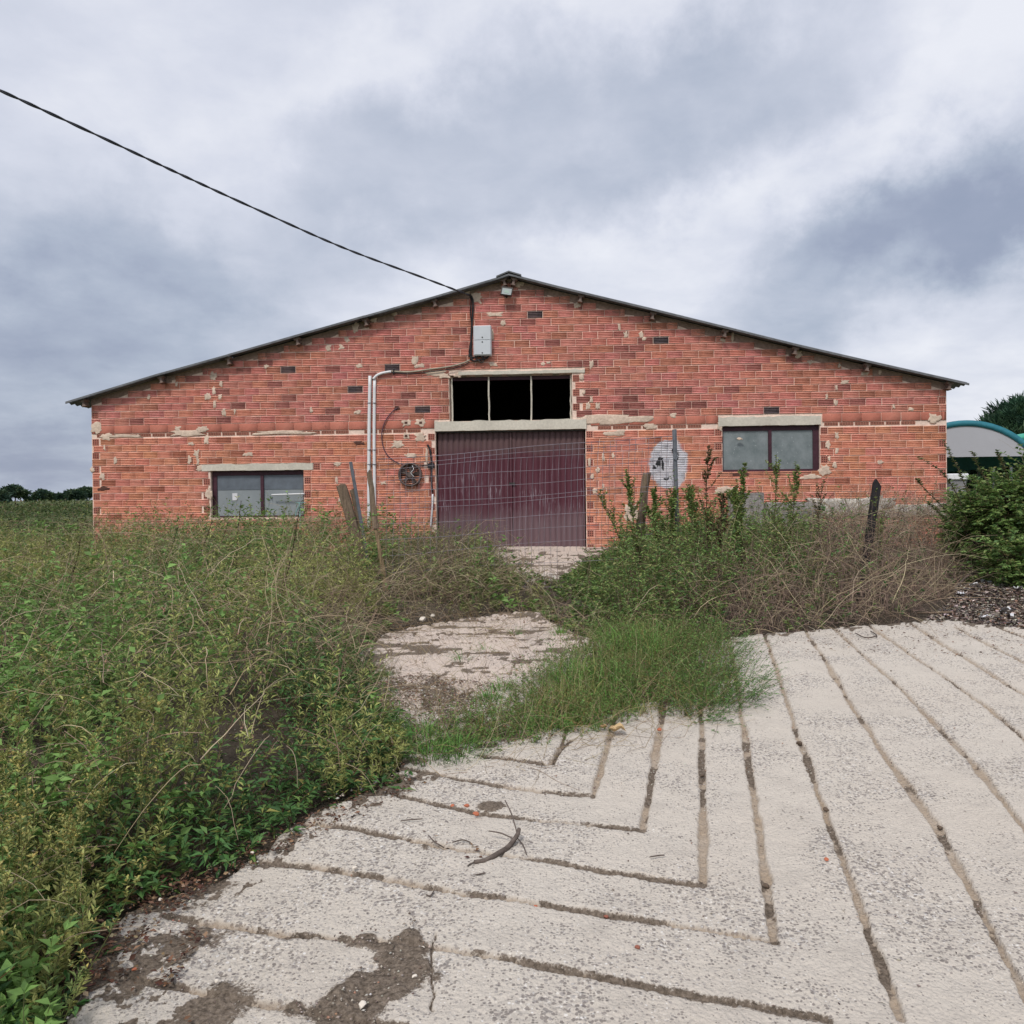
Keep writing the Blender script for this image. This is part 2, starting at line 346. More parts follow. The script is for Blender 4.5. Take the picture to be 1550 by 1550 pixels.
# concrete yard
def conc_extra(nt, vec, c, bs):
    g = nn(nt, 'ShaderNodeNewGeometry'); p = g.outputs['Position']
    def at(n): a = nn(nt, 'ShaderNodeAttribute', attribute_name=n); return a.outputs['Fac']
    n0 = noise(nt, p, 1.1, 5, .6); c = mixc(nt, mrange(nt, n0.outputs[0], .35, .7, 0, .6), c, (.63, .58, .51))
    nb = noise(nt, p, 4.5, 6, .65); c = mixc(nt, mrange(nt, nb.outputs[0], .5, .75, 0, .35), c, (.38, .34, .30))
    c = mixc(nt, mrange(nt, at('pink'), 0, 1, 0, .75), c, (.70, .58, .50))
    # exposed aggregate: pebbles of differing greys
    for (s, thr, dk, colr, strength) in ((64, .60, 1, (.22, .20, .19), .68), (36, .26, 2, (.27, .26, .26), .5), (90, .5, 3, (.84, .79, .70), .45), (95, .80, 4, (.15, .13, .12), .75)):
        mp = nn(nt, 'ShaderNodeMapping'); mp.inputs['Location'].default_value = (dk * 3.1, dk * 1.7, 0); nt.links.new(p, mp.inputs[0])
        v = nn(nt, 'ShaderNodeTexVoronoi', ins={'Scale': s, 'Randomness': 1}); nt.links.new(mp.outputs[0], v.inputs['Vector'])
        sc = nn(nt, 'ShaderNodeSeparateColor'); nt.links.new(v.outputs['Color'], sc.inputs[0])
        nz = noise(nt, p, 2.6, 3, .5)
        th = math_(nt, 'MULTIPLY', sc.outputs[0], mrange(nt, nz.outputs[0], .36, .64, thr * .35, thr * 1.25))
        f = mrange(nt, math_(nt, 'SUBTRACT', th, v.outputs['Distance']), 0, .1, 0, strength)
        f = math_(nt, 'MULTIPLY', f, mrange(nt, sc.outputs[1], .35, .5, 0, 1))
        cv = mixc(nt, sc.outputs[2], colr, tuple(min(1, k * 1.7) for k in colr))
        c = mixc(nt, f, c, cv)
    np_ = noise(nt, p, 130, 3, .6); c = mixc(nt, mrange(nt, np_.outputs[0], .60, .70, 0, .55), c, (.20, .18, .17))
    # dirt lying in grooves and hollows
    nd = noise(nt, p, 38, 6, .7); dirtc = mixc(nt, mrange(nt, nd.outputs[0], .35, .65), (.24, .175, .12), (.46, .36, .26))
    c = mixc(nt, math_(nt, 'MULTIPLY', at('dirt'), mrange(nt, nd.outputs[0], .2, .5, .5, 1)), c, dirtc)
    nd2 = noise(nt, p, 70, 6, .7); darkc = mixc(nt, mrange(nt, nd2.outputs[0], .35, .65), (.085, .066, .05), (.26, .21, .165))
    nh = noise(nt, p, 85, 5, .7); c = mixc(nt, mrange(nt, math_(nt, 'ADD', at('humus'), math_(nt, 'MULTIPLY', math_(nt, 'SUBTRACT', nh.outputs[0], .5), 1.5)), .38, .62), c, darkc)
    bmp = noise(nt, p, 55, 7, .7); v2 = nn(nt, 'ShaderNodeTexVoronoi', ins={'Scale': 75}); nt.links.new(p, v2.inputs['Vector'])
    hgt = math_(nt, 'ADD', bmp.outputs[0], math_(nt, 'MULTIPLY', v2.outputs['Distance'], -.5))
    bp = nn(nt, 'ShaderNodeBump', ins={'Strength': 1, 'Distance': .011}); nt.links.new(hgt, bp.inputs['Height']); nt.links.new(bp.outputs[0], bs.inputs['Normal'])
    return c
M['concrete'] = mat('worn_concrete', (.60, .54, .468), .95, .12, extra=conc_extra)
def soil_extra(nt, vec, c, bs):
    g = nn(nt, 'ShaderNodeNewGeometry'); p = g.outputs['Position']
    n0 = noise(nt, p, 60, 6, .7); c = mixc(nt, mrange(nt, n0.outputs[0], .35, .7), c, (.13, .105, .08))
    v = nn(nt, 'ShaderNodeTexVoronoi', ins={'Scale': 60}); nt.links.new(p, v.inputs['Vector'])
    sc = nn(nt, 'ShaderNodeSeparateColor'); nt.links.new(v.outputs['Color'], sc.inputs[0])
    f = math_(nt, 'MULTIPLY', mrange(nt, v.outputs['Distance'], .3, .2), mrange(nt, sc.outputs[0], .82, .84))
    c = mixc(nt, f, c, (.42, .38, .33))
    bp = nn(nt, 'ShaderNodeBump', ins={'Strength': 1, 'Distance': .02}); nt.links.new(n0.outputs[0], bp.inputs['Height']); nt.links.new(bp.outputs[0], bs.inputs['Normal'])
    return c
M['soil'] = mat('dark_soil', (.055, .044, .033), .95, .1, extra=soil_extra)
def field_extra(nt, vec, c, bs):
    g = nn(nt, 'ShaderNodeNewGeometry'); p = g.outputs['Position']
    n0 = noise(nt, p, .18, 6, .65); c = mixc(nt, mrange(nt, n0.outputs[0], .35, .65), c, (.125, .125, .06))
    n1 = noise(nt, p, 1.5, 6, .7); c = mixc(nt, mrange(nt, n1.outputs[0], .45, .75, 0, .7), c, (.035, .055, .022))
    return c
M['field'] = mat('rough_meadow', (.085, .115, .04), .95, .1, extra=field_extra)

# ================================================================== THE GROUND
FW = np.array([-math.sin(R_(YAW)), math.cos(R_(YAW))]); RT = np.array([math.cos(R_(YAW)), math.sin(R_(YAW))])
LEFT_EDGE = [(90, 1600), (120, 1480), (150, 1400), (230, 1365), (330, 1330), (420, 1275), (520, 1225), (600, 1195), (612, 1150), (590, 1110), (565, 1060), (548, 1000), (575, 965),
             (640, 950), (700, 938), (760, 930), (824, 932), (826, 884), (795, 880), (762, 864), (742, 848), (700, 843)]
RIGHT_EDGE = [(900, 838), (880, 862), (820, 884), (818, 932), (852, 948), (905, 975), (1000, 985), (1100, 970), (1230, 957), (1400, 943), (1500, 950), (1620, 962)]
TONGUE = [(606, 1165), (680, 1162), (740, 1150), (830, 1136), (930, 1112), (1000, 1084), (1050, 1098), (1118, 1072), (1108, 1010), (1085, 975), (1000, 960), (905, 962),
          (890, 985), (845, 1010), (800, 1040), (765, 1075), (700, 1098), (640, 1112), (606, 1128)]
PL = GP(LEFT_EDGE) + [(-.9, 15.2), (-30, 15.2), (-30, .5), (-1.5, .5)]
PR = GP(RIGHT_EDGE) + [(30, 9.6), (30, 15.2), (1.6, 15.2)]
PT = GP(TONGUE)
SOILP = [GP([(480, 1432), (560, 1430), (600, 1432), (612, 1400), (640, 1402), (652, 1440), (660, 1458), (632, 1475), (655, 1492), (650, 1525), (590, 1548), (560, 1600), (480, 1590), (425, 1545), (425, 1528), (500, 1522), (545, 1485), (562, 1465), (520, 1455)]),
         GP([(320, 1505), (350, 1500), (375, 1515), (360, 1528), (330, 1525)]),
         GP([(630, 1295), (650, 1290), (662, 1305), (645, 1315)]),
         GP([(735, 1230), (758, 1226), (765, 1233), (748, 1243), (728, 1239)])]
PINK = GP([(560, 940), (620, 925), (800, 915), (900, 960), (890, 1000), (760, 1040), (600, 1090), (540, 1060)])
PINK2 = [(-1.0, 11.2), (1.9, 11.2), (1.9, 15), (-1.0, 15)]
GRIT = GP([(530, 1040), (640, 1030), (760, 1045), (740, 1090), (640, 1130), (600, 1190), (500, 1230), (480, 1180), (560, 1100)])
MESSY = GP([(60, 1620), (90, 1400), (230, 1350), (400, 1290), (350, 1340), (270, 1400), (330, 1425), (270, 1480), (330, 1530), (300, 1620)])
def sd(x, y, poly):
    d = poly_dist(x, y, poly, True); return np.where(in_poly(x, y, poly), d, -d)
G_FWD = [[(833, 1168), (850, 1138), (862, 1100)], [(897, 1215), (912, 1165), (925, 1118), (935, 1080)], [(973, 1270), (986, 1190), (1000, 1105), (1008, 1060)], [(1064, 1357), (1064, 1230), (1062, 1090), (1060, 1010)],
         [(1172, 1442), (1150, 1275), (1122, 1085), (1105, 985), (1098, 940)], [(1362, 1570), (1270, 1300), (1210, 1130), (1160, 975), (1148, 935)], [(1590, 1600), (1548, 1515), (1420, 1270), (1310, 1110), (1220, 962), (1205, 935)],
         [(1700, 1480), (1543, 1258), (1482, 1180), (1440, 1131), (1369, 1056), (1305, 999), (1258, 952), (1244, 935)], [(1750, 1330), (1550, 1127), (1497, 1081), (1401, 1014), (1305, 946)], [(1760, 1200), (1550, 1060), (1458, 1003), (1378, 950)],
         [(1800, 1140), (1550, 1013), (1445, 955)], [(1800, 1070), (1550, 971), (1500, 951)]]
G_SIDE = [[(727, 1156), (790, 1163), (828, 1168)], [(600, 1176), (649, 1183), (763, 1202), (897, 1216)], [(560, 1210), (606, 1220), (727, 1245), (855, 1259), (972, 1272)], [(440, 1256), (500, 1264), (589, 1280), (695, 1302), (883, 1330), (1062, 1358)],
          [(340, 1300), (383, 1316), (500, 1330), (599, 1349), (699, 1373), (819, 1392), (1050, 1426), (1172, 1447)], [(250, 1398), (319, 1412), (436, 1429), (560, 1440), (660, 1458), (784, 1483), (873, 1500), (1050, 1532), (1250, 1568)],
          [(120, 1490), (260, 1510), (420, 1540), (560, 1575), (760, 1620)]]
CRACKS = [[(656, 1436), (654, 1490), (650, 1560)], [(833, 1168), (846, 1148), (852, 1143), (866, 1128)], [(735, 1158), (790, 1164), (828, 1169)]]
GROOVES = [GP(g) for g in G_FWD + G_SIDE]; CRK = [GP(g) for g in CRACKS]
def build_yard():
    pyr = np.concatenate([np.arange(1700, 1100, -2.4), np.arange(1100, 838, -2.1), np.linspace(838, 826.5, 8)])
    Yd = H * F / ((pyr - 765) + SL * F)
    us = np.linspace(-.76, .76, 820)
    U, Y = np.meshgrid(us, Yd); X = FW[0] * Y + RT[0] * U * Y; YY = FW[1] * Y + RT[1] * U * Y
    x = X.ravel(); y = YY.ravel(); n = len(x)
    nz = fbm(x * 2.2, y * 2.2, 4) - .5; nf = fbm(x * 14, y * 14, 3) - .5
    s = np.maximum(np.maximum(sd(x, y, PL), sd(x, y, PR)), sd(x, y, PT) - .26 + .3 * (fbm(x * 4, y * 4, 3) - .5))
    s = s + nz * .22 + nf * .08
    spl = np.full(n, 0.)
    for p in SOILP: spl = np.maximum(spl, sstep(-.02, .05, sd(x, y, p) + nf * .12 + nz * .04))
    s = np.where((x > 1.45) | (x < -1.05) | (y < 13), s, np.minimum(s, -.1))
    # wobble the groove lines a little
    wx = x + (fbm(x * 3, y * 3, 3) - .5) * .016 + (fbm(x * 30, y * 30, 2) - .5) * .012; wy = y + (fbm(x * 3 + 40, y * 3, 3) - .5) * .016 + (fbm(x * 30, y * 30 + 9, 2) - .5) * .012
    g = np.full(n, 9.)
    for gr in GROOVES:
        xs = [p[0] for p in gr]; ys = [p[1] for p in gr]
        m = (x > min(xs) - .3) & (x < max(xs) + .3) & (y > min(ys) - .3) & (y < max(ys) + .3)
        g[m] = np.minimum(g[m], poly_dist(wx[m], wy[m], gr))
    wdt = .006 + .018 * fbm(x * 7, y * 7, 4) * fbm(x * 2, y * 2 + 30, 2) * 1.6
    gm = 1 - sstep(wdt * .8, wdt * 1.3, g)
    ck = np.full(n, 9.)
    for i_, gr in enumerate(CRK): ck = np.minimum(ck, poly_dist(wx + nf * .03, wy + nf * .03, gr) + (.0075 if i_ == 0 else 0))
    pink = sstep(-.25, .15, np.maximum(sd(x, y, PINK), sd(x, y, PINK2)) + nz * .6)
    r1 = np.abs(fbm(x * 2.1 + 5, y * 3.0 + 3, 4, .55) - .5); ridg = (1 - sstep(.004, .018, r1)) * pink
    grit = sstep(-.1, .2, sd(x, y, GRIT) + nz * .5); messy = sstep(-.15, .1, sd(x, y, MESSY) + nz * .3)
    m1 = sstep(.46, .56, fbm(x * 6 + 3, y * 6, 5, .65)) * np.maximum(messy * .9, grit)
    m2 = sstep(.54, .62, fbm(x * 3.5 + 60, y * 7, 5, .6)) * pink * .8
    edge = sstep(-.30, -.02, s); e2 = sstep(.54, .66, fbm(x * 11, y * 11, 5, .65) + edge * .16 - .06) * sstep(0, .35, edge)
    gs = np.full(n, 9.)
    for gr in GROOVES[len(G_FWD):]:
        ys = [p[1] for p in gr]; m = (y > min(ys) - .2) & (y < max(ys) + .2); gs[m] = np.minimum(gs[m], poly_dist(x[m], y[m], gr))
    sidem = 1 - sstep(.03, .06, gs); lim = .58 - .12 * sidem
    gh = sstep(lim - .05, lim + .05, fbm(x * 4.5 + 9, y * 4.5, 4, .6)) * np.maximum(gm, sidem * (1 - sstep(.012, .035, gs)) * .8) * .9
    hum = np.clip(np.maximum.reduce([spl, m1, m2, e2, gh, (1 - sstep(.006, .016, ck)) * .95, ridg * .9]), 0, 1)
    z = gz(x, y) + (fbm(x * .8, y * .8, 3) - .5) * .05 + nf * .010 + (fbm(x * 45, y * 45, 2) - .5) * .006
    conc = 1 - sstep(-.05, .01, s)
    z = z + conc * .045 - gm * .015 * conc - (1 - sstep(.003, .014, ck)) * .02 - ridg * .02 - hum * .004 * (1 - gm)
    z = z + spl * (.006 + nf * .02) - grit * .02 * conc + (1 - conc) * (fbm(x * 6, y * 6, 4) - .5) * .05
    V = np.stack([x, y, z], 1)
    idx = np.arange(n).reshape(U.shape)
    Q = np.stack([idx[:-1, :-1], idx[:-1, 1:], idx[1:, 1:], idx[1:, :-1]], -1).reshape(-1, 4)[:, ::-1]
    Q = Q[:, ::-1]
    sc = s[Q].mean(1) > 0
    dirt = np.clip(gm * (.55 + .45 * fbm(x * 8, y * 8, 3)) + pink * .12, 0, 1)
    for name, msk, mt, lab in (('concrete_yard', ~sc, M['concrete'], 'worn pale grooved concrete ramp in front of the barn'), ('soil', sc, M['soil'], 'dark bare soil under the weeds and along the barn')):
        q = Q[msk]; used = np.unique(q); remap = np.full(n, -1); remap[used] = np.arange(len(used))
        o = mesh_np(name, V[used], remap[q], mt, smooth=True, attrs=dict(dirt=dirt[used], humus=hum[used], pink=pink[used]))
        props(o, lab, None, None, 'structure')
    return None
build_yard()
def build_meadow():
    t = np.linspace(-1, 1, 150); ax = np.sinh(t * 7.2) / math.sinh(7.2) * 2600
    X, Y = np.meshgrid(ax, ax + 20); x = X.ravel(); y = Y.ravel()
    z = gz(x, np.maximum(y, -25)) - .07 + (fbm(x * .09 + 7, y * .09, 4) - .5) * .9 * sstep(18, 60, y)
    z = z - .10 * ((np.abs(x) < 20) & (y < 15.5))
    idx = np.arange(len(x)).reshape(X.shape)
    Q = np.stack([idx[:-1, :-1], idx[:-1, 1:], idx[1:, 1:], idx[1:, :-1]], -1).reshape(-1, 4)
    o = mesh_np('ground', np.stack([x, y, z], 1), Q, M['field'], smooth=True); props(o, 'rough green meadow rising towards the horizon', None, None, 'structure')
build_meadow()

# ================================================================== THE BARN
XL = W(139.5, 700)[0]; XR = W(1433, 680)[0]
ROOFPX = [(99, 607), (237, 565), (342, 536), (446, 506.5), (550, 477), (656, 447.5), (752, 419), (770, 413), (840, 431), (995, 468), (1101, 494), (1206, 520), (1315, 545), (1467, 579)]
OV = .22
RP = [W(px, py, OV) for px, py in ROOFPX]
RX = [p[0] for p in RP]; RZ = [p[1] for p in RP]
def zroof(x): return np.interp(x, RX, RZ)
RID = RP[7]
barn = empty('brick_barn', ((XL + XR) / 2, D, float(gz(0, D))))
props(barn, 'long low barn of red hollow bricks under a shallow grey gable roof', 'barn')
def rect(px0, py0, px1, py1):
    a = W(px0, (py0 + py1) / 2)[0]; c = W(px1, (py0 + py1) / 2)[0]; m = (px0 + px1) / 2
    return [a, c, W(m, py1)[1], W(m, py0)[1]]
ZB = float(gz(0, D)) - .4
DOOR = rect(660, 651.5, 887, 831); DOOR[2] = float(gz(0, D)) + .0
TOPW = rect(680, 565.5, 866, 635)
WL = rect(319, 711, 460, 783); WR_ = rect(1093.5, 645, 1241, 714)
LINT = dict(door=rect(658, 636.5, 887.5, 651), top=rect(694, 561, 885, 566), left=rect(306, 702, 474, 712), right=rect(1087, 630.5, 1242, 644))
LINT['door'][0] -= 0; TOPW[2] = LINT['door'][3]; TOPW[3] = LINT['top'][2]; DOOR[3] = LINT['door'][2]
WL[3] = LINT['left'][2]; WR_[3] = LINT['right'][2]
OPEN = [DOOR, TOPW, WL, WR_]
# mortar bed wall in vertical strips
zh = (W(300, 657.5)[1] + W(1350, 641)[1]) / 2
print('beam z', W(300, 657)[1], W(1350, 641)[1], 'top-rows', W(200, 598)[1])
xs = sorted(set([XL, XR, RID[0]] + [v for o in OPEN for v in o[:2]] + [x for x in RX if XL < x < XR]))
mb = MB(); TH = .24
for a, c in zip(xs[:-1], xs[1:]):
    mid = (a + c) / 2; cuts = sorted([(o[2], o[3]) for o in OPEN if o[0] < mid < o[1]])
    z0 = ZB
    for lo, hi in cuts:
        if lo > z0 + .01: mb.prism([(a, z0), (c, z0), (c, lo), (a, lo)], D, D + TH)
        z0 = hi
    mb.prism([(a, z0), (c, z0), (c, zroof(c) - .045), (a, zroof(a) - .045)], D, D + TH)
wall = mb.build('front_wall', M['mortar'], barn)
LEN = 21; SBM = mat('side_brick', (.46, .19, .14), .95, .1, nscale=(2, 20), namp=.2)
for xa in (XL, XR - TH): mb = MB(); mb.prism([(xa, ZB), (xa + TH, ZB), (xa + TH, zroof(xa + TH) - .08), (xa, zroof(xa) - .08)], D + TH + .001, D + LEN); mb.build('side_wall', SBM, barn)
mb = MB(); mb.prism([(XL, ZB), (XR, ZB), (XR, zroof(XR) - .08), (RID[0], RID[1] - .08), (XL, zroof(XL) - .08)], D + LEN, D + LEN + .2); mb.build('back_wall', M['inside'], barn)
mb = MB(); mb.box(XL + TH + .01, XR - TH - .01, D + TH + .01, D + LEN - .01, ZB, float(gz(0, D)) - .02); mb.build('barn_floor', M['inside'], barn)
# added partition behind the front, shaped to block light leaks, keeps the hall dark
xi0, xi1 = XL + TH + .01, XR - TH - .01; mb = MB(); mb.prism([(xi0, float(gz(0, D))), (xi1, float(gz(0, D))), (xi1, zroof(xi1) - .07), (RID[0], RID[1] - .07), (xi0, zroof(xi0) - .07)], D + 5, D + 5.1); mb.build('light_block_wall', M['inside'], barn)

# corrugated roof, lapped sheets along each slope
def corr(xa, za, xb, zb, name='roof_sheet'):
    ys = np.arange(D - OV, D + LEN + .3, .045); ph = np.sin((ys - D) * 2 * math.pi / .177) * .022
    V = []; nseg = 2
    for (xx, zz_) in ((xa, za), (xb, zb)):
        for off in (0, -.012): V.append(np.stack([np.full(len(ys), xx), ys, zz_ + ph + off], 1))
    V = np.concatenate(V); n = len(ys); i = np.arange(n - 1)
    def band(p, q): return np.stack([p * n + i, p * n + i + 1, q * n + i + 1, q * n + i], 1)
    Fq = [band(0, 2)[:, ::-1], band(1, 3), band(0, 1), band(2, 3)[:, ::-1], np.array([[0, n, 3 * n, 2 * n], [n - 1, 3 * n - 1, 4 * n - 1, 2 * n - 1][:4]])]
    Fq[4] = np.array([[0, 2 * n, 3 * n, n]])
    return mesh_np(name, V, Fq, M['roof'], parent=barn)
for lo, hi in ((0, 2), (2, 4), (4, 7), (13, 11), (11, 9), (9, 7)):
    for k in range(min(lo, hi), max(lo, hi)):
        a_, b_ = (k, k + 1)
        lift = .018 * (1 if min(lo, hi) % 4 else 0)
        corr(RX[a_], RZ[a_] - .02 + lift, RX[b_], RZ[b_] - .02 + lift)
# edge board under the front lip of the sheets
mb = MB()
for k in range(len(RX) - 1):
    mb.prism([(RX[k], RZ[k] - .045), (RX[k + 1], RZ[k + 1] - .045), (RX[k + 1], RZ[k + 1] - .012), (RX[k], RZ[k] - .012)], D - OV - .006, D - OV + .02)
mb.build('verge_strip', M['roof'], barn)
mb = MB()
r0 = RID[1]; mb.prism([(RID[0] - .22, r0 - .075), (RID[0], r0 + .012), (RID[0] + .22, r0 - .06), (RID[0] + .22, r0 - .035), (RID[0], r0 + .035), (RID[0] - .22, r0 - .05)], D - OV - .02, D + LEN + .2)
mb.build('ridge_cap', M['roof'], barn)
# purlin ends sticking out under the roof
def rot(poly, ang, cx, cz): ca, sa = math.cos(ang), math.sin(ang); return [(cx + x * ca - z * sa, cz + x * sa + z * ca) for x, z in poly]
for (px, py, sl) in [(127, 603, 1), (244, 572, 1), (346, 545, 1), (450, 516, 1), (553, 486, 1), (657, 459, 1), (762, 430, 1), (779, 430, -1), (880, 452, -1), (989, 481, -1), (1098, 504, -1), (1204, 531, -1), (1313, 554, -1), (1437, 585, -1)]:
    x = W(px, py, .1)[0]; z = zroof(x) - .045; hgt = .125; ang = (.25 if sl > 0 else -.22) * 1.0
    poly = [(-.055, 0), (-.055, -.03), (-.018, -.045), (-.022, -hgt + .02), (-.045, -hgt), (.045, -hgt), (.022, -hgt + .02), (.018, -.045), (.055, -.03), (.055, 0)]
    mb = MB(); mb.prism(rot(poly, ang, x, z), D - .16, D - .002); mb.build('purlin_end', M['purlin'], barn)
# rough render up under the eaves
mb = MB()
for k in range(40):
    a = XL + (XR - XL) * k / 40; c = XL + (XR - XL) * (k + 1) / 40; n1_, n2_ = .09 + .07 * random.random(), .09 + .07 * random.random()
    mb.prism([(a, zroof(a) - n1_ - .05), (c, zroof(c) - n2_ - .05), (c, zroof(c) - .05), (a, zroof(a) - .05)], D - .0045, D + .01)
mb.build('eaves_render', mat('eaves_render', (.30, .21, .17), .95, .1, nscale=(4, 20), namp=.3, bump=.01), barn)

# ---- bricks
BD = .016
def brick_template(L_=.262, Hh=.113, grooves=3):
    pr = [(.5, .02)]; step = 1.0 / (grooves + 1); gw = .062
    pr.append((.5, -BD + .003)); pr.append((.46, -BD))
    for k in range(grooves):
        c = .5 - step * (k + 1); pr += [(c + gw, -BD), (c + gw * .8, -BD + .013), (c - gw * .8, -BD + .013), (c - gw, -BD)]
    pr += [(-.46, -BD), (-.5, -BD + .003), (-.5, .02)]
    pr = np.array(pr); n = len(pr)
    V = np.concatenate([np.stack([np.full(n, s_), pr[:, 1], pr[:, 0] * 1.0], 1) for s_ in (-.5, .5)])
    i = np.arange(n - 1); Q = np.stack([i, i + n, i + n + 1, i + 1], 1)
    caps = [np.array([[j, j + 1, n - 1 if False else n - 1, 0]]) for j in ()]
    # end caps: one n-gon each
    cap = np.array([np.arange(n)[::-1], np.arange(n, 2 * n)])
    return V, Q[:, ::-1], cap
BV, BQ, BCAP = brick_template()
BV2, BQ2, BCAP2 = brick_template(grooves=0)
def brick_mesh(L_, Hh, V, Q, C, name):
    v = V.copy(); v[:, 0] *= L_; v[:, 2] *= Hh
    o = mesh_np(name, v, [Q, C], M['brick'], cols=np.ones((len(v), 3))); me = o.data; bpy.data.objects.remove(o); return me
bricks = []; ends = []
def rb_col(z, up):
    r = random.random()
    base = np.array([.69, .285, .226]) * random.uniform(.93, 1.07)
    base *= np.array([1, random.uniform(.93, 1.08), random.uniform(.92, 1.10)])
    if up and r < .09: base = np.array([.42, .17, .145]) * random.uniform(.8, 1.15)
    elif r < (.06 if up else .03): base = np.array([.45, .17, .13])
    if up and r > .985: base = np.array([.11, .085, .09])
    if .60 < r < .70: base = np.array([.58, .25, .175]) * random.uniform(.9, 1.1)
    if not up: base = base * np.array([1.08, 1.12, .98])
    return base
OBS = OPEN + [LINT[k] for k in LINT]
def lay(z0, z1, off, pitch, joint, kind, up=True, parity=0):
    zm = (z0 + z1) / 2; iv = [(XL + .008, XR - .008)]
    for o in OBS:
        if o[2] - .03 < zm < o[3] + .03 or (o[2] < z1 - .02 and o[3] > z0 + .02):
            nv = []
            for a, c in iv:
                if o[1] <= a or o[0] >= c: nv.append((a, c)); continue
                if o[0] > a: nv.append((a, o[0] - .004))
                if o[1] < c: nv.append((o[1] + .004, c))
            iv = nv
    for a, c in iv:
        if parity and kind == 'b':
            for side_, xx in ((0, a), (1, c)):
                xe = xx + .01 if side_ == 0 else xx - .01 - .115
                if z1 < zroof(xe) - .12 and z1 < zroof(xe + .115) - .12: ends.append((xe, xe + .115, z0, z1))
            a += .135; c -= .135
        k = math.floor((a - off) / pitch); x = off + k * pitch
        while x < c:
            xa, xb = max(x + joint / 2, a + .002), min(x + pitch - joint / 2, c - .002); x += pitch
            xa += random.uniform(-.003, .003); xb += random.uniform(-.003, .003)
            if xb - xa < .045: continue
            top = z1 + .085
            while xb - xa > .05 and (zroof(xa) < top or zroof(xb) < top):
                if zroof(xa) < top: xa += .03
                else: xb -= .03
            if xb - xa < .07: continue
            dz = random.uniform(-.002, .002)
            bricks.append(dict(x0=xa, x1=xb, z0=z0 + dz, z1=z1 + dz, kind=kind, up=up, col=rb_col(zm, up)))
PIT = .1268; PX_ = .2725
z = zh + .045; TILE0 = z
lay(z, z + .142, XL + .1, .335, .010, 't', True)
z += .142 + .014; r = 0
while z < RID[1]:
    lay(z, z + PIT - .0175, XL + (.02 if r % 2 else .155) + random.uniform(-.02, .02), PX_, .010, 'b', True, r % 2); z += PIT; r += 1
z = zh - .055; r = 0
while z > ZB + .1:
    lay(z - PIT + .0175, z, XL + (.02 if r % 2 else .155) + random.uniform(-.02, .02), PX_, .010, 'b', False, (r + 1) % 2); z -= PIT * .992; r += 1
me_b = brick_mesh(.262, .1093, BV, BQ, BCAP, 'brick'); me_t = brick_mesh(.325, .142, BV2, BQ2, BCAP2, 'clay_tile')
def score(b_):
    zc = (b_['z0'] + b_['z1']) / 2; xc = (b_['x0'] + b_['x1']) / 2
    s_ = abs(xc - 0.2) * .55 + abs(zc - 1.5)
    if b_['x1'] - b_['x0'] < .24: s_ += 3
    if zc < .1: s_ += 4
    return s_
bb = sorted([b_ for b_ in bricks if b_['kind'] == 'b'], key=score)
for b_ in bb[:300]:
    o = bpy.data.objects.new('brick', me_b); o.location = ((b_['x0'] + b_['x1']) / 2, D + random.uniform(-.0025, .0015), (b_['z0'] + b_['z1']) / 2)
    o.scale = ((b_['x1'] - b_['x0']) / .262, 1, 1); o.rotation_euler = (random.uniform(-.01, .01), random.uniform(-.004, .004), random.uniform(-.006, .006))
    o.color = (*b_['col'], 1); link(o, wall)
for b_ in [q for q in bricks if q['kind'] == 't']:
    o = bpy.data.objects.new('clay_tile', me_t); o.location = ((b_['x0'] + b_['x1']) / 2, D, (b_['z0'] + b_['z1']) / 2)
    o.scale = ((b_['x1'] - b_['x0']) / .325, 1, 1); c_ = np.array([.50, .18, .13]) * random.uniform(.92, 1.08); o.color = (*c_, 1); link(o, wall)
rest = bb[300:]; V = []; Q = []; C = []; T = []; nb = len(BV)
for i, b_ in enumerate(rest):
    v = BV.copy(); v[:, 0] = v[:, 0] * (b_['x1'] - b_['x0']) + (b_['x0'] + b_['x1']) / 2; v[:, 2] = v[:, 2] * (b_['z1'] - b_['z0']) + (b_['z0'] + b_['z1']) / 2
    v[:, 1] += D + random.uniform(-.0025, .0015)
    V.append(v); Q.append(BQ + i * nb); C.append(BCAP + i * nb); T.append(np.tile(b_['col'], (nb, 1)))
o = mesh_np('bricks', np.concatenate(V), [np.concatenate(Q), np.concatenate(C)], M['brick'], cols=np.concatenate(T), parent=wall); o['kind'] = 'stuff'
print('bricks', len(bb), 'ends', len(ends))
def cell(w_, h_, nx, nz, th=.012):
    mb = MB()
    for i in range(nx + 1): x = -w_ / 2 + (w_ - th) * i / nx; mb.box(x, x + th, -.008, .014, -h_ / 2, h_ / 2)
    for j in range(nz + 1): z = -h_ / 2 + (h_ - th) * j / nz; mb.box(-w_ / 2, w_ / 2, -.0065, .0145, z, z + th)
    o = mb.build('c', M['brick']); me = o.data; bpy.data.objects.remove(o)
    at = me.color_attributes.new('tint', 'FLOAT_COLOR', 'POINT'); at.data.foreach_set('color', np.ones(len(me.vertices) * 4, np.float32)); return me
me_e = cell(.115, .1123, 3, 3); me_c = cell(.235, .055, 5, 2, .010)
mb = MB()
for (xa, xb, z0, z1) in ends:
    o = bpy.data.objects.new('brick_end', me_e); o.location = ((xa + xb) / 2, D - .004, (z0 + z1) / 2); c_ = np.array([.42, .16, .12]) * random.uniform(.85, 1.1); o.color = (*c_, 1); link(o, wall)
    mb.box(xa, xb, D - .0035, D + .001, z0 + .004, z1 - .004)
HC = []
x = XL + .22
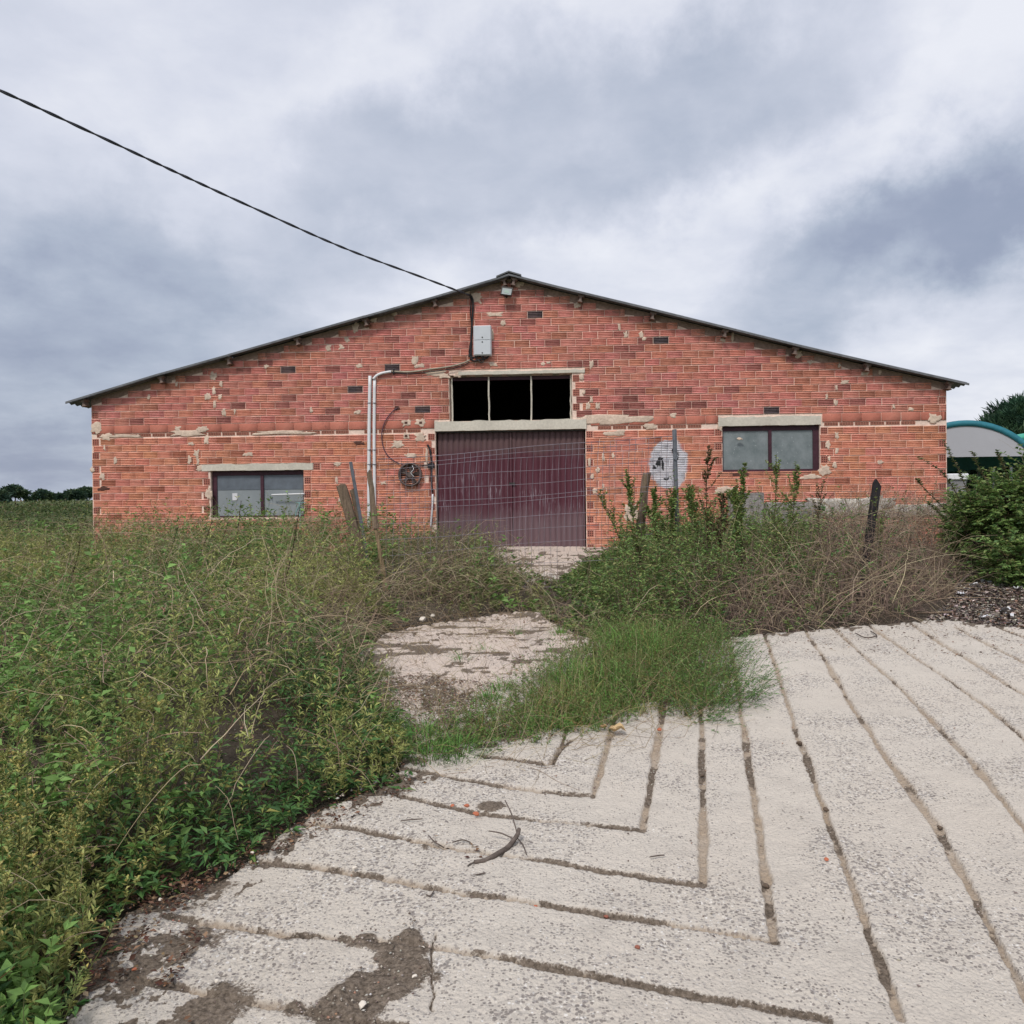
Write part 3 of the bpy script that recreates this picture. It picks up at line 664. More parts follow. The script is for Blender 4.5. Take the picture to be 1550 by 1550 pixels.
while x < XR - .25:
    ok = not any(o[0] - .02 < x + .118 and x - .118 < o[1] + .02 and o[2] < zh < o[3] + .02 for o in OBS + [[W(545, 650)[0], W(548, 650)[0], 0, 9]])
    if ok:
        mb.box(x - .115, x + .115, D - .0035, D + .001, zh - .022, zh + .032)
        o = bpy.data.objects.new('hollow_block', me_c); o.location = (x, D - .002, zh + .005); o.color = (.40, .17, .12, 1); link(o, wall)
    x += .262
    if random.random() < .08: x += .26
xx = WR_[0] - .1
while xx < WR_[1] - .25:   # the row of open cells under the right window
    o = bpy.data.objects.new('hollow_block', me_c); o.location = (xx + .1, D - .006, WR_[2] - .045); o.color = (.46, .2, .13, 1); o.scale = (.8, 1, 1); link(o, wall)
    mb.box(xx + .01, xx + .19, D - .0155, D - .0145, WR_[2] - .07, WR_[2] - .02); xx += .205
mb.build('cell_shadow', M['dark_hole'], wall)  # dark backing paints the shade behind the open cells

# ---- lintels
def lintel(r, nm='lintel', out=.02):
    n = 26; xa, xb, z0, z1 = r; mb = MB(); top = []; bot = []
    for i in range(n + 1):
        x = xa + (xb - xa) * i / n; top.append((x, z1 + random.uniform(-.012, .014))); bot.append((x, z0 + random.uniform(-.004, .004)))
    mb.prism(bot + top[::-1], D - out, D + TH - .02); return mb.build(nm, M['lintel'], barn)
lintel([LINT['door'][0], LINT['door'][1], LINT['door'][2], LINT['door'][3]], out=.035)
for k in ('top', 'left', 'right'): lintel(LINT[k], out=.024)

# ---- blobs of render on the brickwork
def blob(px, py, rx, ry, mt=None, out=.0215, name='mortar_patch', parent=None, seed=None, n=24, rag=.55):
    cx, cz = W(px, py); s_ = 1 / 84.9; rx *= s_; ry *= s_
    rr = [1 + rag * random.uniform(-1, 1) for _ in range(n)]; rr = [(rr[i - 1] + 4 * rr[i] + rr[(i + 1) % n]) / 6 for i in range(n)]; ex = .55 if rx > 2.2 * ry or ry > 2.2 * rx else .8
    V = []
    for k, (f, yy) in enumerate(((1.0, D + .001), (.97, D - out * .85), (.88, D - out), (.4, D - out - .001))):
        for i in range(n):
            a = 2 * math.pi * i / n; V.append((cx + math.copysign(abs(math.cos(a)) ** ex, math.cos(a)) * rx * rr[i] * f, yy + random.uniform(-.002, .002) * (k > 1), cz + math.copysign(abs(math.sin(a)) ** ex, math.sin(a)) * ry * rr[i] * f))
    Q = []
    for k in range(3):
        for i in range(n): Q.append((k * n + i, k * n + (i + 1) % n, (k + 1) * n + (i + 1) % n, (k + 1) * n + i))
    o = mesh_np(name, np.array(V), [np.array(Q), np.array([[3 * n + i for i in range(n)]])], mt or M['render'], parent=parent or wall)
    return o
PATCH = [(323, 570, 5, 6), (268, 581, 2, 4), (226, 602, 2.5, 5), (324, 592, 3, 6), (315, 601, 5, 6), (334, 601, 3, 4), (335, 581, 3, 4), (339, 624, 4, 6), (326, 612, 2, 6), (356, 623, 2, 4),
         (148, 649, 8, 8), (161, 661, 9, 5), (269, 649, 5, 4), (285, 656, 27, 4.5), (307, 650, 8, 4), (313, 665, 4, 7), (290, 672, 5, 2.5), (298, 687, 4, 6), (287, 697, 3, 6), (300, 698, 2.5, 7), (175, 698, 2.5, 5),
         (159, 678, 2, 4), (376, 688, 7, 3), (156, 721, 4, 5), (141, 711, 3, 4), (317, 748, 5, 9), (304, 709, 7, 4), (539, 496, 5, 8), (525, 514, 4, 5), (498, 526, 4, 5), (517, 526, 4, 4), (544, 554, 5, 3),
         (404, 555, 4, 2.5), (628, 545, 4, 8), (635, 554, 7, 3), (659, 565, 14, 4), (672, 570, 9, 4), (471, 621, 2.5, 4), (542, 624, 5, 3), (597, 474, 4, 5), (566, 483, 4, 5), (428, 655, 46, 3), (190, 660, 30, 2.5),
         (637, 662, 10, 6), (602, 673, 9, 5), (622, 690, 9, 3), (510, 726, 2, 5), (512, 703, 6, 3), (581, 731, 5, 2.5), (518, 757, 6, 7), (937, 495, 2.2, 5), (947, 507, 3, 4), (970, 507, 3, 5), (975, 513, 3, 3),
         (895, 552, 3, 6), (880, 571, 3, 5), (884, 594, 2, 4), (895, 605, 2, 5), (890, 615, 3, 6), (904.5, 614.5, 3, 5), (932, 635, 42, 6.5), (1019, 629, 5, 3), (929, 656, 13, 4), (1109, 511, 2, 6),
         (1094, 515, 4, 3), (874, 462, 4, 5), (983, 646, 9, 4), (1207, 536, 6, 5), (1227, 548, 4, 3), (1279, 579, 5, 3), (1270, 553, 2, 4), (1309, 565, 5, 3), (1331, 564, 2, 4), (1251, 601, 2, 4),
         (1265, 610, 3, 5), (1266, 587, 2, 4), (1378, 620, 4, 2.5), (1413, 633, 10, 7), (1266, 660, 3, 5), (1252, 674, 4, 6), (1266, 682, 2.5, 4), (1255, 694, 2, 4), (1263, 704, 3, 5), (1248, 712, 9, 9),
         (1331, 700, 4, 3), (913, 693, 2, 5), (928, 690, 2, 4), (905, 712, 3, 4), (896, 722, 3, 4), (913, 735, 2, 4), (901, 744, 4, 4), (955, 776, 10, 16), (722, 452, 8, 8), (750, 476, 12, 3), (761, 489, 4, 5),
         (707, 441, 5, 5), (785, 431, 7, 4), (822, 551, 3, 3), (747, 552, 6, 3), (830, 549, 3, 2), (745, 505, 2, 7), (1120, 664, 4, 2), (1226, 722, 14, 4), (1100, 742, 16, 5), (1090, 646, 4, 7), (1352, 616, 2, 3),
         (646, 690, 2, 10), (892, 700, 2, 6), (694, 568, 6, 3)]
for (px, py, rx, ry) in PATCH: blob(px, py, rx, ry)
for (px, py, rx, ry) in [(615, 640, 6, 5.5), (637, 640, 8, 6), (615, 660, 6.5, 4.5)]:
    blob(px, py, rx, ry); c_ = W(px, py); mb = MB(); mb.box(c_[0] - .025, c_[0] + .025, D - .0265, D - .018, c_[1] - .02, c_[1] + .02); mb.build('hole', M['dark_hole'], wall)  # each hole is a dark box, its shade put into the colour
for (px, py, rx, ry) in [(157, 740, 8, 3), (544, 671, 8, 3), (601, 618, 5, 2.5)]: blob(px, py, rx, ry, M['dark_hole'], .0195, 'brick_hole_shade')  # dark blobs paint the shade of holes in broken bricks
for (px, py, rx, ry) in [(996, 701, 3.5, 6), (1000, 694, 3, 3), (990, 707, 3, 2.5), (1003, 704, 2, 7), (1018, 682, 1.5, 4), (1008, 725, 4, 1.5), (1026, 690, 1.2, 6)]:
    blob(px, py, rx, ry, M['black'], .0185, 'black_paint_mark')
# rough pale footing and the block against the wall at the right
blob(1285, 766, 60, 13, M['footing'], .05, 'wall_footing', n=40, rag=.3)
blob(1390, 772, 44, 10, M['footing'], .05, 'wall_footing', n=30, rag=.3)

# ---- windows and gate
def window(r, y_in, fr, mull, pane_mat, mt):
    x0, x1, z0, z1 = r; l, rt_, t, bt = fr; y0, y1 = D + y_in, D + y_in + .05
    mb = MB(); mb.box(x0, x0 + l, y0, y1, z0, z1); mb.box(x1 - rt_, x1, y0, y1, z0, z1); mb.box(x0 + l, x1 - rt_, y0, y1, z1 - t, z1); mb.box(x0 + l, x1 - rt_, y0, y1, z0, z0 + bt)
    f = mb.build('window_frame', mt, barn)
    e = [x0 + l] + mull + [x1 - rt_]; cols = []
    for m_ in mull: mb = MB(); mb.box(m_ - .028, m_ + .028, y0 - .012, y1 - .01, z0 + bt, z1 - t); mb.build('mullion', mt, f)
    for a, c in zip(e[:-1], e[1:]):
        if pane_mat is not None: mb = MB(); mb.box(a, c, y0 + .02, y0 + .026, z0 + bt, z1 - t); mb.build('pane', pane_mat, f)
    return f
fl = window(WL, .07, (.09, .035, .085, .03), [W(395, 745)[0]], M['pane_sheet'], M['frame'])
fr_ = window(WR_, .05, (.025, .105, .085, .045), [W(1166.5, 680)[0]], M['pane'], M['frame'])
# paler upper part of the left panes: a curtain of darker film
mb = MB(); mb.box(WL[0] + .095, WL[1] - .04, D + .083, D + .0875, W(390, 741)[1], WL[3] - .09); mb.build('dark_film', mat('dark_film', (.115, .135, .16), .4, .5, nscale=9, namp=.2), fl)
a_, b_ = W(355, 752, -.07); mb = MB(); mb.box(a_ - .045, a_ + .05, D + .080, D + .0825, b_ - .065, b_ + .065); mb.build('paper_note', M['paper'], fl)
# open gap above the gate: three bays between thin pale posts, no glass
mb = MB(); x0, x1, z0, z1 = TOPW
mb.box(x0 + .02, x1 - .02, D + .10, D + .14, z1 - .085, z1 - .03); tf = mb.build('window_frame', M['frame'], barn)
for px in (684, 740, 804, 864):
    x = W(px, 600, -.05)[0]; mb = MB(); pts = [(x + random.uniform(-.006, .006), D + .07, z0 + (z1 - z0 - .03) * k / 7) for k in range(8)]; mb.tube(pts, .016, 6); mb.build('frame_post', M['lintel'], tf)
# gate leaves of ribbed sheet
def leaf_(xa, xb):
    x0, x1, z0, z1 = xa, xb, DOOR[2] + .02, DOOR[3] - .025; n = max(2, round((x1 - x0) / .098)); prof = []
    for k in range(n):
        a = x0 + (x1 - x0) * k / n; w_ = (x1 - x0) / n
        prof += [(a, .0), (a + w_ * .62, .0), (a + w_ * .74, .022), (a + w_ * .88, .022)]
    prof.append((x1, 0)); m_ = len(prof); Y0 = D + .09; V = []
    for z_ in (z0, z1): V += [(x, Y0 + y, z_) for x, y in prof]
    for z_ in (z0, z1): V += [(x0, Y0 + .05, z_), (x1, Y0 + .05, z_)]
    Q = [(k, k + 1, m_ + k + 1, m_ + k) for k in range(m_ - 1)]; b0 = 2 * m_
    Q += [(b0 + 1, b0, b0 + 2, b0 + 3), (0, m_, b0 + 2, b0), (m_ - 1, b0 + 1, b0 + 3, 2 * m_ - 1)]
    return mesh_np('gate_leaf', np.array(V), np.array(Q), M['gate'], parent=barn)
xm = W(775, 740, -.09)[0]
g1 = leaf_(DOOR[0] + .03, xm - .008); g2 = leaf_(xm + .008, DOOR[1] - .02)
mb = MB(); mb.box(xm - .03, xm + .002, D + .068, D + .0885, DOOR[2] + .03, DOOR[3] - .04); mb.build('meeting_strip', M['gate'], g1)
mb = MB(); mb.box(xm - .05, xm + .06, D + .05, D + .066, .38, .41); mb.build('gate_bolt', M['fan'], g1)
mb = MB(); mb.box(DOOR[0] + .02, DOOR[1] - .02, D + .04, D + .085, DOOR[3] - .03, DOOR[3] - .004); mb.build('gate_rail', M['fan'], barn)

# ================================================================== THINGS ON THE WALL
def wp(px, py, off): p = P_plane(px, py, D - off); return Vector(p)
def tube_px(name, pts, r, mt, parent=None, n=6, smooth=True, sub=4):
    """pts: (px, py, metres in front of the wall)"""
    P = [wp(*p) for p in pts]; Q = []
    for i in range(len(P) - 1):
        p0 = P[max(i - 1, 0)]; p1 = P[i]; p2 = P[i + 1]; p3 = P[min(i + 2, len(P) - 1)]
        for k in range(sub):
            t = k / sub; Q.append(.5 * ((2 * p1) + (p2 - p0) * t + (2 * p0 - 5 * p1 + 4 * p2 - p3) * t * t + (3 * p1 - p0 - 3 * p2 + p3) * t ** 3))
    Q.append(P[-1]); mb = MB(); mb.tube(Q, r, n); return mb.build(name, mt, parent, smooth)
# overhead cable: slung from the gable towards a pole behind the camera's left
A = wp(711, 447, .10); d0 = ray(0, 137); B = Vector(d0 * (8.2 / d0[1])); d1 = ray(-500, -86); B2 = Vector(d1 * (4.6 / d1[1]))
def cabpt(t):
    # through the picture points along the sag
    pxs = [(711, 447), (640, 420), (520, 375), (400, 322), (280, 267), (150, 206), (0, 137), (-220, 41), (-500, -86)]; ys = np.interp(t, [0, 6, 8], [D - .1, 8.4, 5.2])
    k = min(int(t), 7); f = t - k; p = [np.array(pxs[max(0, min(8, k + j))], float) for j in (-1, 0, 1, 2)]
    q = .5 * (2 * p[1] + (p[2] - p[0]) * f + (2 * p[0] - 5 * p[1] + 4 * p[2] - p[3]) * f * f + (3 * p[1] - p[0] - 3 * p[2] + p[3]) * f ** 3)
    return Vector(P_plane(q[0], q[1], ys))
cab = empty('overhead_cable', A); props(cab, 'twisted black power cable sagging from the gable to the upper left', 'cable')
N = 260
for ph in (0, math.pi):
    pts = []
    for i in range(N + 1):
        t = 8 * i / N; p = cabpt(t); a = t * 13 + 1.2 * math.sin(t * 3.1) + ph; pts.append(p + Vector((math.cos(a) * .6, .3, math.sin(a))) * .009)
    mb = MB(); mb.tube(pts, .0105, 5); mb.build('strand', M['cable'], cab, True)
dc = empty('down_cable', wp(713, 540, 0)); props(dc, 'black cable bundle running down the gable beside the white box', 'cable')
tube_px('cable_bundle', [(711, 446, .11), (715, 452, .06), (716, 465, .04), (714, 495, .04), (713, 520, .04), (713, 540, .045)], .018, M['black'], dc)
tube_px('strand', [(711, 447, .07), (713, 455, .05), (712, 475, .05), (715, 500, .03), (711, 525, .04), (710, 541, .045)], .011, M['black'], dc)
tube_px('loop', [(710, 536, .06), (716, 546, .07), (726, 545, .08), (738, 541, .08), (742, 534, .05)], .016, M['black'], dc)
tube_px('loop', [(709, 540, .05), (719, 541, .09), (729, 549, .09), (735, 541, .06)], .012, M['fan'], dc)
tube_px('loop', [(711, 545, .05), (724, 539, .10), (733, 543, .1), (728, 536, .06)], .011, M['black'], dc)
mc = empty('wall_conduit', wp(620, 560, 0)); props(mc, 'slack cream conduit running from the white box to the two downpipes', 'conduit')
tube_px('cream_pipe', [(711, 545, .05), (700, 550, .05), (680, 555, .04), (650, 559, .04), (620, 563, .04), (592, 562, .04)], .016, M['bracketing'], mc)
tube_px('black_wire', [(711, 548, .06), (700, 553, .06), (680, 559, .05), (650, 563, .05), (620, 566, .05), (592, 564, .05), (575, 568, .05), (563, 575, .05)], .008, M['black'], mc)
tube_px('pale_sleeve', [(592, 562.5, .06), (580, 564.5, .06), (571, 568, .06), (565, 574, .06)], .025, M['white_plastic'], mc)
tube_px('clip', [(596, 558, .05), (596, 567, .05)], .013, M['black'], mc)
w1 = empty('downpipe', wp(558.5, 790, .03)); props(w1, 'left-hand white plastic cable pipe running down the brick wall', 'pipe', 'white pipes on the wall')
tube_px('pipe', [(560, 569, .035), (558.7, 650, .035), (558.3, 730, .035), (558.5, 800, .035)], .030, M['white_plastic'], w1, 10)
w2 = empty('downpipe', wp(567.5, 715, .03)); props(w2, 'right-hand white plastic cable pipe, the one curving in at its top', 'pipe', 'white pipes on the wall')
tube_px('pipe', [(567, 574, .035), (566.4, 650, .035), (566.6, 700, .035), (567.5, 800, .035)], .028, M['white_plastic'], w2, 10)
for wpar, x in ((w1, 558.6), (w2, 566.6)):
    for y in (610, 681, 703): tube_px('clamp', [(x - 3.4, y, .03), (x, y, .07), (x + 3.4, y, .03)], .008, M['galv'], wpar, 5)
bx = empty('meter_box', wp(729, 537, 0)); props(bx, 'pale grey electricity box high on the gable under the roof peak', 'electrical box')
def wbox(px0, py0, px1, py1, o0, o1, name, mt, parent, bevel=0):
    xm_, ym_ = (px0 + px1) / 2, (py0 + py1) / 2; x0 = wp(px0, ym_, o1).x; x1 = wp(px1, ym_, o1).x; z1 = wp(xm_, py0, o1).z; z0 = wp(xm_, py1, o1).z
    mb = MB(); mb.box(x0, x1, D - o1, D - o0, z0, z1); return mb.build(name, mt, parent, bevel=bevel)
wbox(716.5, 492.5, 743.5, 538, .001, .15, 'case', M['grey_box'], bx, .012)
wbox(717.6, 493.8, 742.4, 514.2, .151, .158, 'upper_cover', M['grey_box'], bx, .003)
wbox(717.6, 514.8, 742.4, 536.5, .151, .158, 'lower_cover', M['grey_box'], bx, .003)
for x, y in ((730, 510.5), (730, 517.5), (730, 534)): wbox(x - .9, y - .9, x + .9, y + .9, .158, .163, 'screw', M['fan'], bx)
fl_ = empty('floodlight', wp(767, 441, 0)); props(fl_, 'small square floodlight tilted below the roof peak', 'lamp')
def tbox(cx, cy, w_, h_, off, th, ang, name, mt, parent, tilt=.35):
    c = wp(cx, cy, off); s_ = 1 / 84.9; mb = MB(); mb.box(-w_ * s_ / 2, w_ * s_ / 2, -th / 2, th / 2, -h_ * s_ / 2, h_ * s_ / 2)
    Rm = Matrix.Rotation(ang, 4, 'Y') @ Matrix.Rotation(-tilt, 4, 'X'); bmesh.ops.transform(mb.bm, matrix=Matrix.Translation(c) @ Rm, verts=mb.bm.verts); return mb.build(name, mt, parent)
tbox(767, 441, 17, 13.5, .16, .04, .16, 'housing', M['fan'], fl_); tbox(767, 441.3, 14, 10.5, .183, .008, .16, 'glass', M['lamp_glass'], fl_)
tbox(767, 441.5, 7, 4.5, .189, .006, .16, 'led_panel', M['lamp_led'], fl_)
tube_px('bracket', [(767, 448, .01), (767, 450, .06), (762, 447, .12)], .012, M['fan'], fl_)
# round fan
fn = empty('exhaust_fan', wp(621, 719, 0)); props(fn, 'round rusty extractor fan on the bricks left of the gate', 'fan')
c = wp(620.5, 718.5, .08)
def ringm(r0, r1, y0, y1, n=28):
    V = []; Q = []
    for i in range(n):
        a = 2 * math.pi * i / n
        for r, y in ((r1, y1), (r1, y0), (r0, y0), (r0, y1)): V.append((c.x + math.cos(a) * r, y, c.z + math.sin(a) * r))
    for i in range(n):
        j = (i + 1) % n
        for k in range(4): Q.append((i * 4 + k, i * 4 + (k + 1) % 4, j * 4 + (k + 1) % 4, j * 4 + k))
    return V, Q
V, Q = ringm(.185, .212, D - .10, D - .001); mesh_np('fan_ring', V, np.array(Q)[:, ::-1], M['fanring'], parent=fn)
mb = MB(); mb.prism([(c.x + .184 * math.cos(2 * math.pi * i / 24), c.z + .184 * math.sin(2 * math.pi * i / 24)) for i in range(24)], D - .0125, D - .002); mb.build('fan_shade_disc', M['inside'], fn)  # dark disc paints the shade inside the fan ring
for k in range(5):
    a = 2 * math.pi * k / 5 + .3; mb = MB(); V = []
    p = [(.03, a - .3), (.165, a - .38), (.170, a + .12), (.03, a + .25)]
    v0 = [mb.bm.verts.new((c.x + r * math.cos(t), D - (.030 if i in (0, 1) else .06), c.z + r * math.sin(t))) for i, (r, t) in enumerate(p)]
    v1 = [mb.bm.verts.new(v.co + Vector((0, .004, 0))) for v in v0]; mb.bm.faces.new(v0); mb.bm.faces.new(v1[::-1])
    for i in range(4): mb.bm.faces.new([v0[i], v0[(i + 1) % 4], v1[(i + 1) % 4], v1[i]])
    mb.build('blade', M['fanring'], fn)
mb = MB(); mb.prism([(c.x + .055 * math.cos(2 * math.pi * i / 14), c.z + .055 * math.sin(2 * math.pi * i / 14)) for i in range(14)], D - .085, D - .062); mb.build('motor_hub', M['fanring'], fn)
tube_px('motor_wire', [(624, 705, .09), (626, 710, .11), (622, 716, .11), (627, 722, .1)], .006, M['white_plastic'], fn)
for k in range(4):
    a = math.pi / 4 + k * math.pi / 2; mb = MB(); mb.tube([(c.x + .05 * math.cos(a), D - .09, c.z + .05 * math.sin(a)), (c.x + .19 * math.cos(a), D - .095, c.z + .19 * math.sin(a))], .006, 5); mb.build('guard_arm', M['fan'], fn)
fc = empty('fan_cable', wp(600, 618, 0)); props(fc, 'thin purple-grey cable arcing from a hole in the bricks to the fan', 'cable')
tube_px('cable', [(602, 617, .02), (592, 625, .04), (583, 638, .04), (578, 655, .04), (579, 672, .04), (585, 687, .04), (597, 698, .04), (612, 704, .06)], .010, mat('purple_cable', (.10, .055, .075), .6, .3), fc, sub=5)
gc = empty('gate_side_cable', wp(652, 700, 0)); props(gc, 'black cable hanging down the left jamb of the gate', 'cable')
tube_px('cable', [(647, 673, .03), (651, 682, .04), (653, 700, .03), (653, 722, .03), (654, 745, .03)], .017, M['black'], gc)
tube_px('branch_cable', [(628, 703.5, .06), (640, 704, .04), (652, 704, .03)], .013, M['black'], gc)
tube_px('white_tube', [(655, 748, .03), (654, 770, .03), (652, 798, .04)], .016, M['white_plastic'], gc)
wbox(647, 701.5, 657, 708, .001, .06, 'junction_box', M['black'], gc)
# white tube and green handle at the left window
tb = empty('white_tube_lamp', wp(440, 748, 0)); props(tb, 'white strip tube lying across the right pane of the lower window', 'tube')
tube_px('tube', [(411, 749, .02), (435, 748.2, .03), (461, 747.4, .03)], .013, M['white_plastic'], tb, 8)
gh_ = empty('green_tool', wp(453, 770, .3)); props(gh_, 'faded green tool handle leaning at the lower window corner', 'tool')
GM = mat('faded_green_plastic', (.16, .28, .27), .6, .3)
tube_px('handle', [(447, 761.5, .1), (454, 761, .1), (463, 760.8, .1)], .010, GM, gh_); tube_px('shaft', [(453, 761, .1), (454, 775, .15), (455, 800, .3)], .016, GM, gh_); tube_px('brace', [(455, 764, .1), (449, 773, .1), (447, 782, .15)], .012, GM, gh_)

# ================================================================== VEGETATION KIT
class Acc:
    def __init__(s): s.V = []; s.F = []; s.C = []; s.n = 0
    def add(s, V, F, C):
        V = np.asarray(V).reshape(-1, 3); s.V.append(V); s.F.append(np.asarray(F) + s.n); s.C.append(np.broadcast_to(C, V.shape)); s.n += len(V)
    def build(s, name, m, parent=None):
        tr = [f for f in s.F if f.shape[1] == 3]; qd = [f for f in s.F if f.shape[1] == 4]
        L_ = ([np.concatenate(tr)] if tr else []) + ([np.concatenate(qd)] if qd else [])
        o = mesh_np(name, np.concatenate(s.V), L_, m, cols=np.concatenate(s.C), parent=parent); return o
def norm(v): return v / (np.linalg.norm(v, axis=-1, keepdims=True) + 1e-9)
def grow(base, length, tilt, az, bend, k=6, wob=.12):
    """curved stems: base (n,3)"""
    n = len(base); P = np.zeros((n, k + 1, 3)); P[:, 0] = base; a = az.copy(); t = tilt.copy()
    for i in range(k):
        t = t + bend / k + RNG.normal(0, wob, n); a = a + RNG.normal(0, wob * 1.2, n)
        d = np.stack([np.sin(t) * np.cos(a), np.sin(t) * np.sin(a), np.cos(t)], 1); P[:, i + 1] = P[:, i] + d * (length / k)[:, None]
    return P
def tubes(acc, P, r0, r1, col):
    n, k1, _ = P.shape; d = norm(P[:, -1] - P[:, 0]); ref = norm(RNG.normal(0, 1, (n, 3))); u = norm(np.cross(d, ref)); v = np.cross(d, u)
    t = np.linspace(0, 1, k1)[None, :, None]; r = (np.asarray(r0)[:, None, None] * (1 - t) + np.asarray(r1)[:, None, None] * t)
    ring = [P + (u[:, None] * math.cos(a) + v[:, None] * math.sin(a)) * r for a in (0, 2.094, 4.189)]
    V = np.stack(ring, 2).reshape(-1, 3); b0 = (np.arange(n) * k1 * 3)[:, None] + (np.arange(k1 - 1) * 3)[None]
    Q = []
    for j in range(3): j2 = (j + 1) % 3; Q.append(np.stack([b0 + j, b0 + j2, b0 + 3 + j2, b0 + 3 + j], -1).reshape(-1, 4))
    C = np.repeat(np.asarray(col), k1 * 3, axis=0); acc.add(V, np.concatenate(Q), C)
def sample(P, s):
    """points along stems; s (n,m) in 0..1 -> (n,m,3) and tangents"""
    k = P.shape[1] - 1; f = np.clip(s, 0, .9999) * k; i = f.astype(int); f = (f - i)[..., None]; r = np.arange(len(P))[:, None]
    a = P[r, i]; b_ = P[r, i + 1]; return a * (1 - f) + b_ * f, norm(b_ - a)
def leaves(acc, B, Dr, Ln, Wd, col, fold=.3, droop=.25, rich=False):
    n = len(B); Dr = norm(Dr); up = norm(np.array([0, 0, 1.]) + RNG.normal(0, .5, (n, 3))); S = norm(np.cross(Dr, up)); N = np.cross(S, Dr)
    Ln = Ln[:, None]; Wd = Wd[:, None]; dz = np.array([0, 0, 1.])
    tip = B + Dr * Ln - dz * Ln * droop
    if rich:
        m = B + Dr * Ln * .5 - dz * Ln * droop * .3; l1 = B + Dr * Ln * .35 - dz * Ln * droop * .1 + S * Wd * .5 + N * Wd * fold; r1 = B + Dr * Ln * .35 - dz * Ln * droop * .1 - S * Wd * .5 + N * Wd * fold
        V = np.stack([B, l1, m, r1, tip], 1).reshape(-1, 3); b0 = (np.arange(n) * 5)[:, None]
        F_ = np.concatenate([b0 + np.array([[0, 1, 2]]), b0 + np.array([[0, 2, 3]]), b0 + np.array([[1, 4, 2]]), b0 + np.array([[2, 4, 3]])]); C = np.repeat(col, 5, 0)
    else:
        m = B + Dr * Ln * .42 - dz * Ln * droop * .15; V = np.stack([B, m + S * Wd * .5 + N * Wd * fold, tip, m - S * Wd * .5 + N * Wd * fold], 1).reshape(-1, 3)
        b0 = (np.arange(n) * 4)[:, None]; F_ = np.concatenate([b0 + np.array([[0, 1, 2]]), b0 + np.array([[0, 2, 3]])]); C = np.repeat(col, 4, 0)
    acc.add(V, F_, C)
def pal(n, cols, wts, jit=.18):
    cols = np.array(cols); i = RNG.choice(len(cols), n, p=np.array(wts) / sum(wts)); c = cols[i] * RNG.uniform(1 - jit, 1 + jit, (n, 1)) * RNG.uniform(1 - jit / 3, 1 + jit / 3, (n, 3)); return np.clip(c, 0, 1)
def stem_leaves(acc, P, m, s0, s1, Ln, Wd, cols, wts, spread=1.0, rich=False, upb=.3, jit=.2, droop=.25, percol=None):
    n = len(P); s = RNG.uniform(s0, s1, (n, m)); B, T = sample(P, s); B = B.reshape(-1, 3); T = T.reshape(-1, 3)
    az = RNG.uniform(0, 2 * math.pi, len(B)); out = np.stack([np.cos(az), np.sin(az), np.zeros(len(B))], 1)
    Dr = out * spread + T * .55 + np.array([0, 0, upb]); sz = RNG.uniform(.6, 1.25, len(B))
    cc = pal(len(B), cols, wts, jit) if percol is None else np.repeat(percol, m, 0) * U(.78, 1.25, (len(B), 1))
    leaves(acc, B, Dr, Ln * sz, Wd * sz, cc, rich=rich, droop=droop)
def scatter(poly, dens, near=2.5, power=1.0, box=None, ymax=15.2, wfun=None):
    xs = [p[0] for p in poly]; ys = [p[1] for p in poly]; x0, x1, y0, y1 = box or (min(xs), max(xs), min(ys), min(max(ys), ymax)); n = int((x1 - x0) * (y1 - y0) * dens)
    x = RNG.uniform(x0, x1, n); y = RNG.uniform(y0, y1, n); Yd = x * FW[0] + y * FW[1]; u = (x * RT[0] + y * RT[1]) / np.maximum(Yd, .1)
    k = in_poly(x, y, poly) & (Yd > 1.7) & (np.abs(u) < .66 + .5 / np.maximum(Yd, 1)) & (RNG.random(n) < np.minimum(1, (near / np.maximum(Yd, .1)) ** power))
    if wfun is not None: k &= RNG.random(n) < wfun(x, y)
    x, y = x[k], y[k]; return x, y
def B3(x, y): return np.stack([x, y, gz(x, y) - .01], 1)
U = RNG.uniform
tanc = [(.42, .34, .22), (.33, .25, .17), (.52, .43, .29), (.27, .19, .14)]; tanw = [4, 3, 2, 2]
OLIVE = [(.135, .20, .055), (.18, .23, .07), (.085, .15, .045), (.26, .27, .09), (.26, .20, .09), (.36, .31, .13)]; OLW = [5, 5, 4, 3, 1, .7]
GREEN = [(.085, .19, .055), (.12, .23, .07), (.06, .135, .045), (.18, .28, .08), (.28, .27, .08)]; GRW = [5, 4, 4, 2, .6]

# ---------------- left thicket
def hl(x, y):
    e = sd(x, y, PL); Yd = x * FW[0] + y * FW[1]
    return (.34 + .66 * sstep(0, .55, e)) * np.interp(Yd, [2, 4, 6, 8, 10, 12, 15], [.72, .88, .90, .84, .80, .74, .66]) * np.interp(pxs(x, y)[0], [-200, 100, 180, 560, 620, 2000], [.68, .68, 1, 1, .66, .66]) * (.50 + 1.0 * fbm(x * 1.5, y * 1.5, 3)) * (1 - .88 * np.exp(-(((pxs(x, y)[0] - 580) / 34) ** 2)) * (Yd > 6.8) * (Yd < 10))
def pxs(x, y):
    Yd = x * FW[0] + y * FW[1]; return 775 + F * (x * RT[0] + y * RT[1]) / Yd, Yd
def brown(x, y):
    p, Yd = pxs(x, y); return np.clip(sstep(380, 600, p) * .75 + (fbm(x * .9 + 3, y * .9, 3) - .48) * 2.4, 0.0, .92) * sstep(3.2, 5, Yd)
acc = Acc(); dry = Acc()
YEL = np.array([.36, .38, .13]); OLI = np.array([.21, .28, .09]); DKG = np.array([.12, .20, .065]); BRG = np.array([.18, .31, .085]); BRO = np.array([.26, .21, .12])
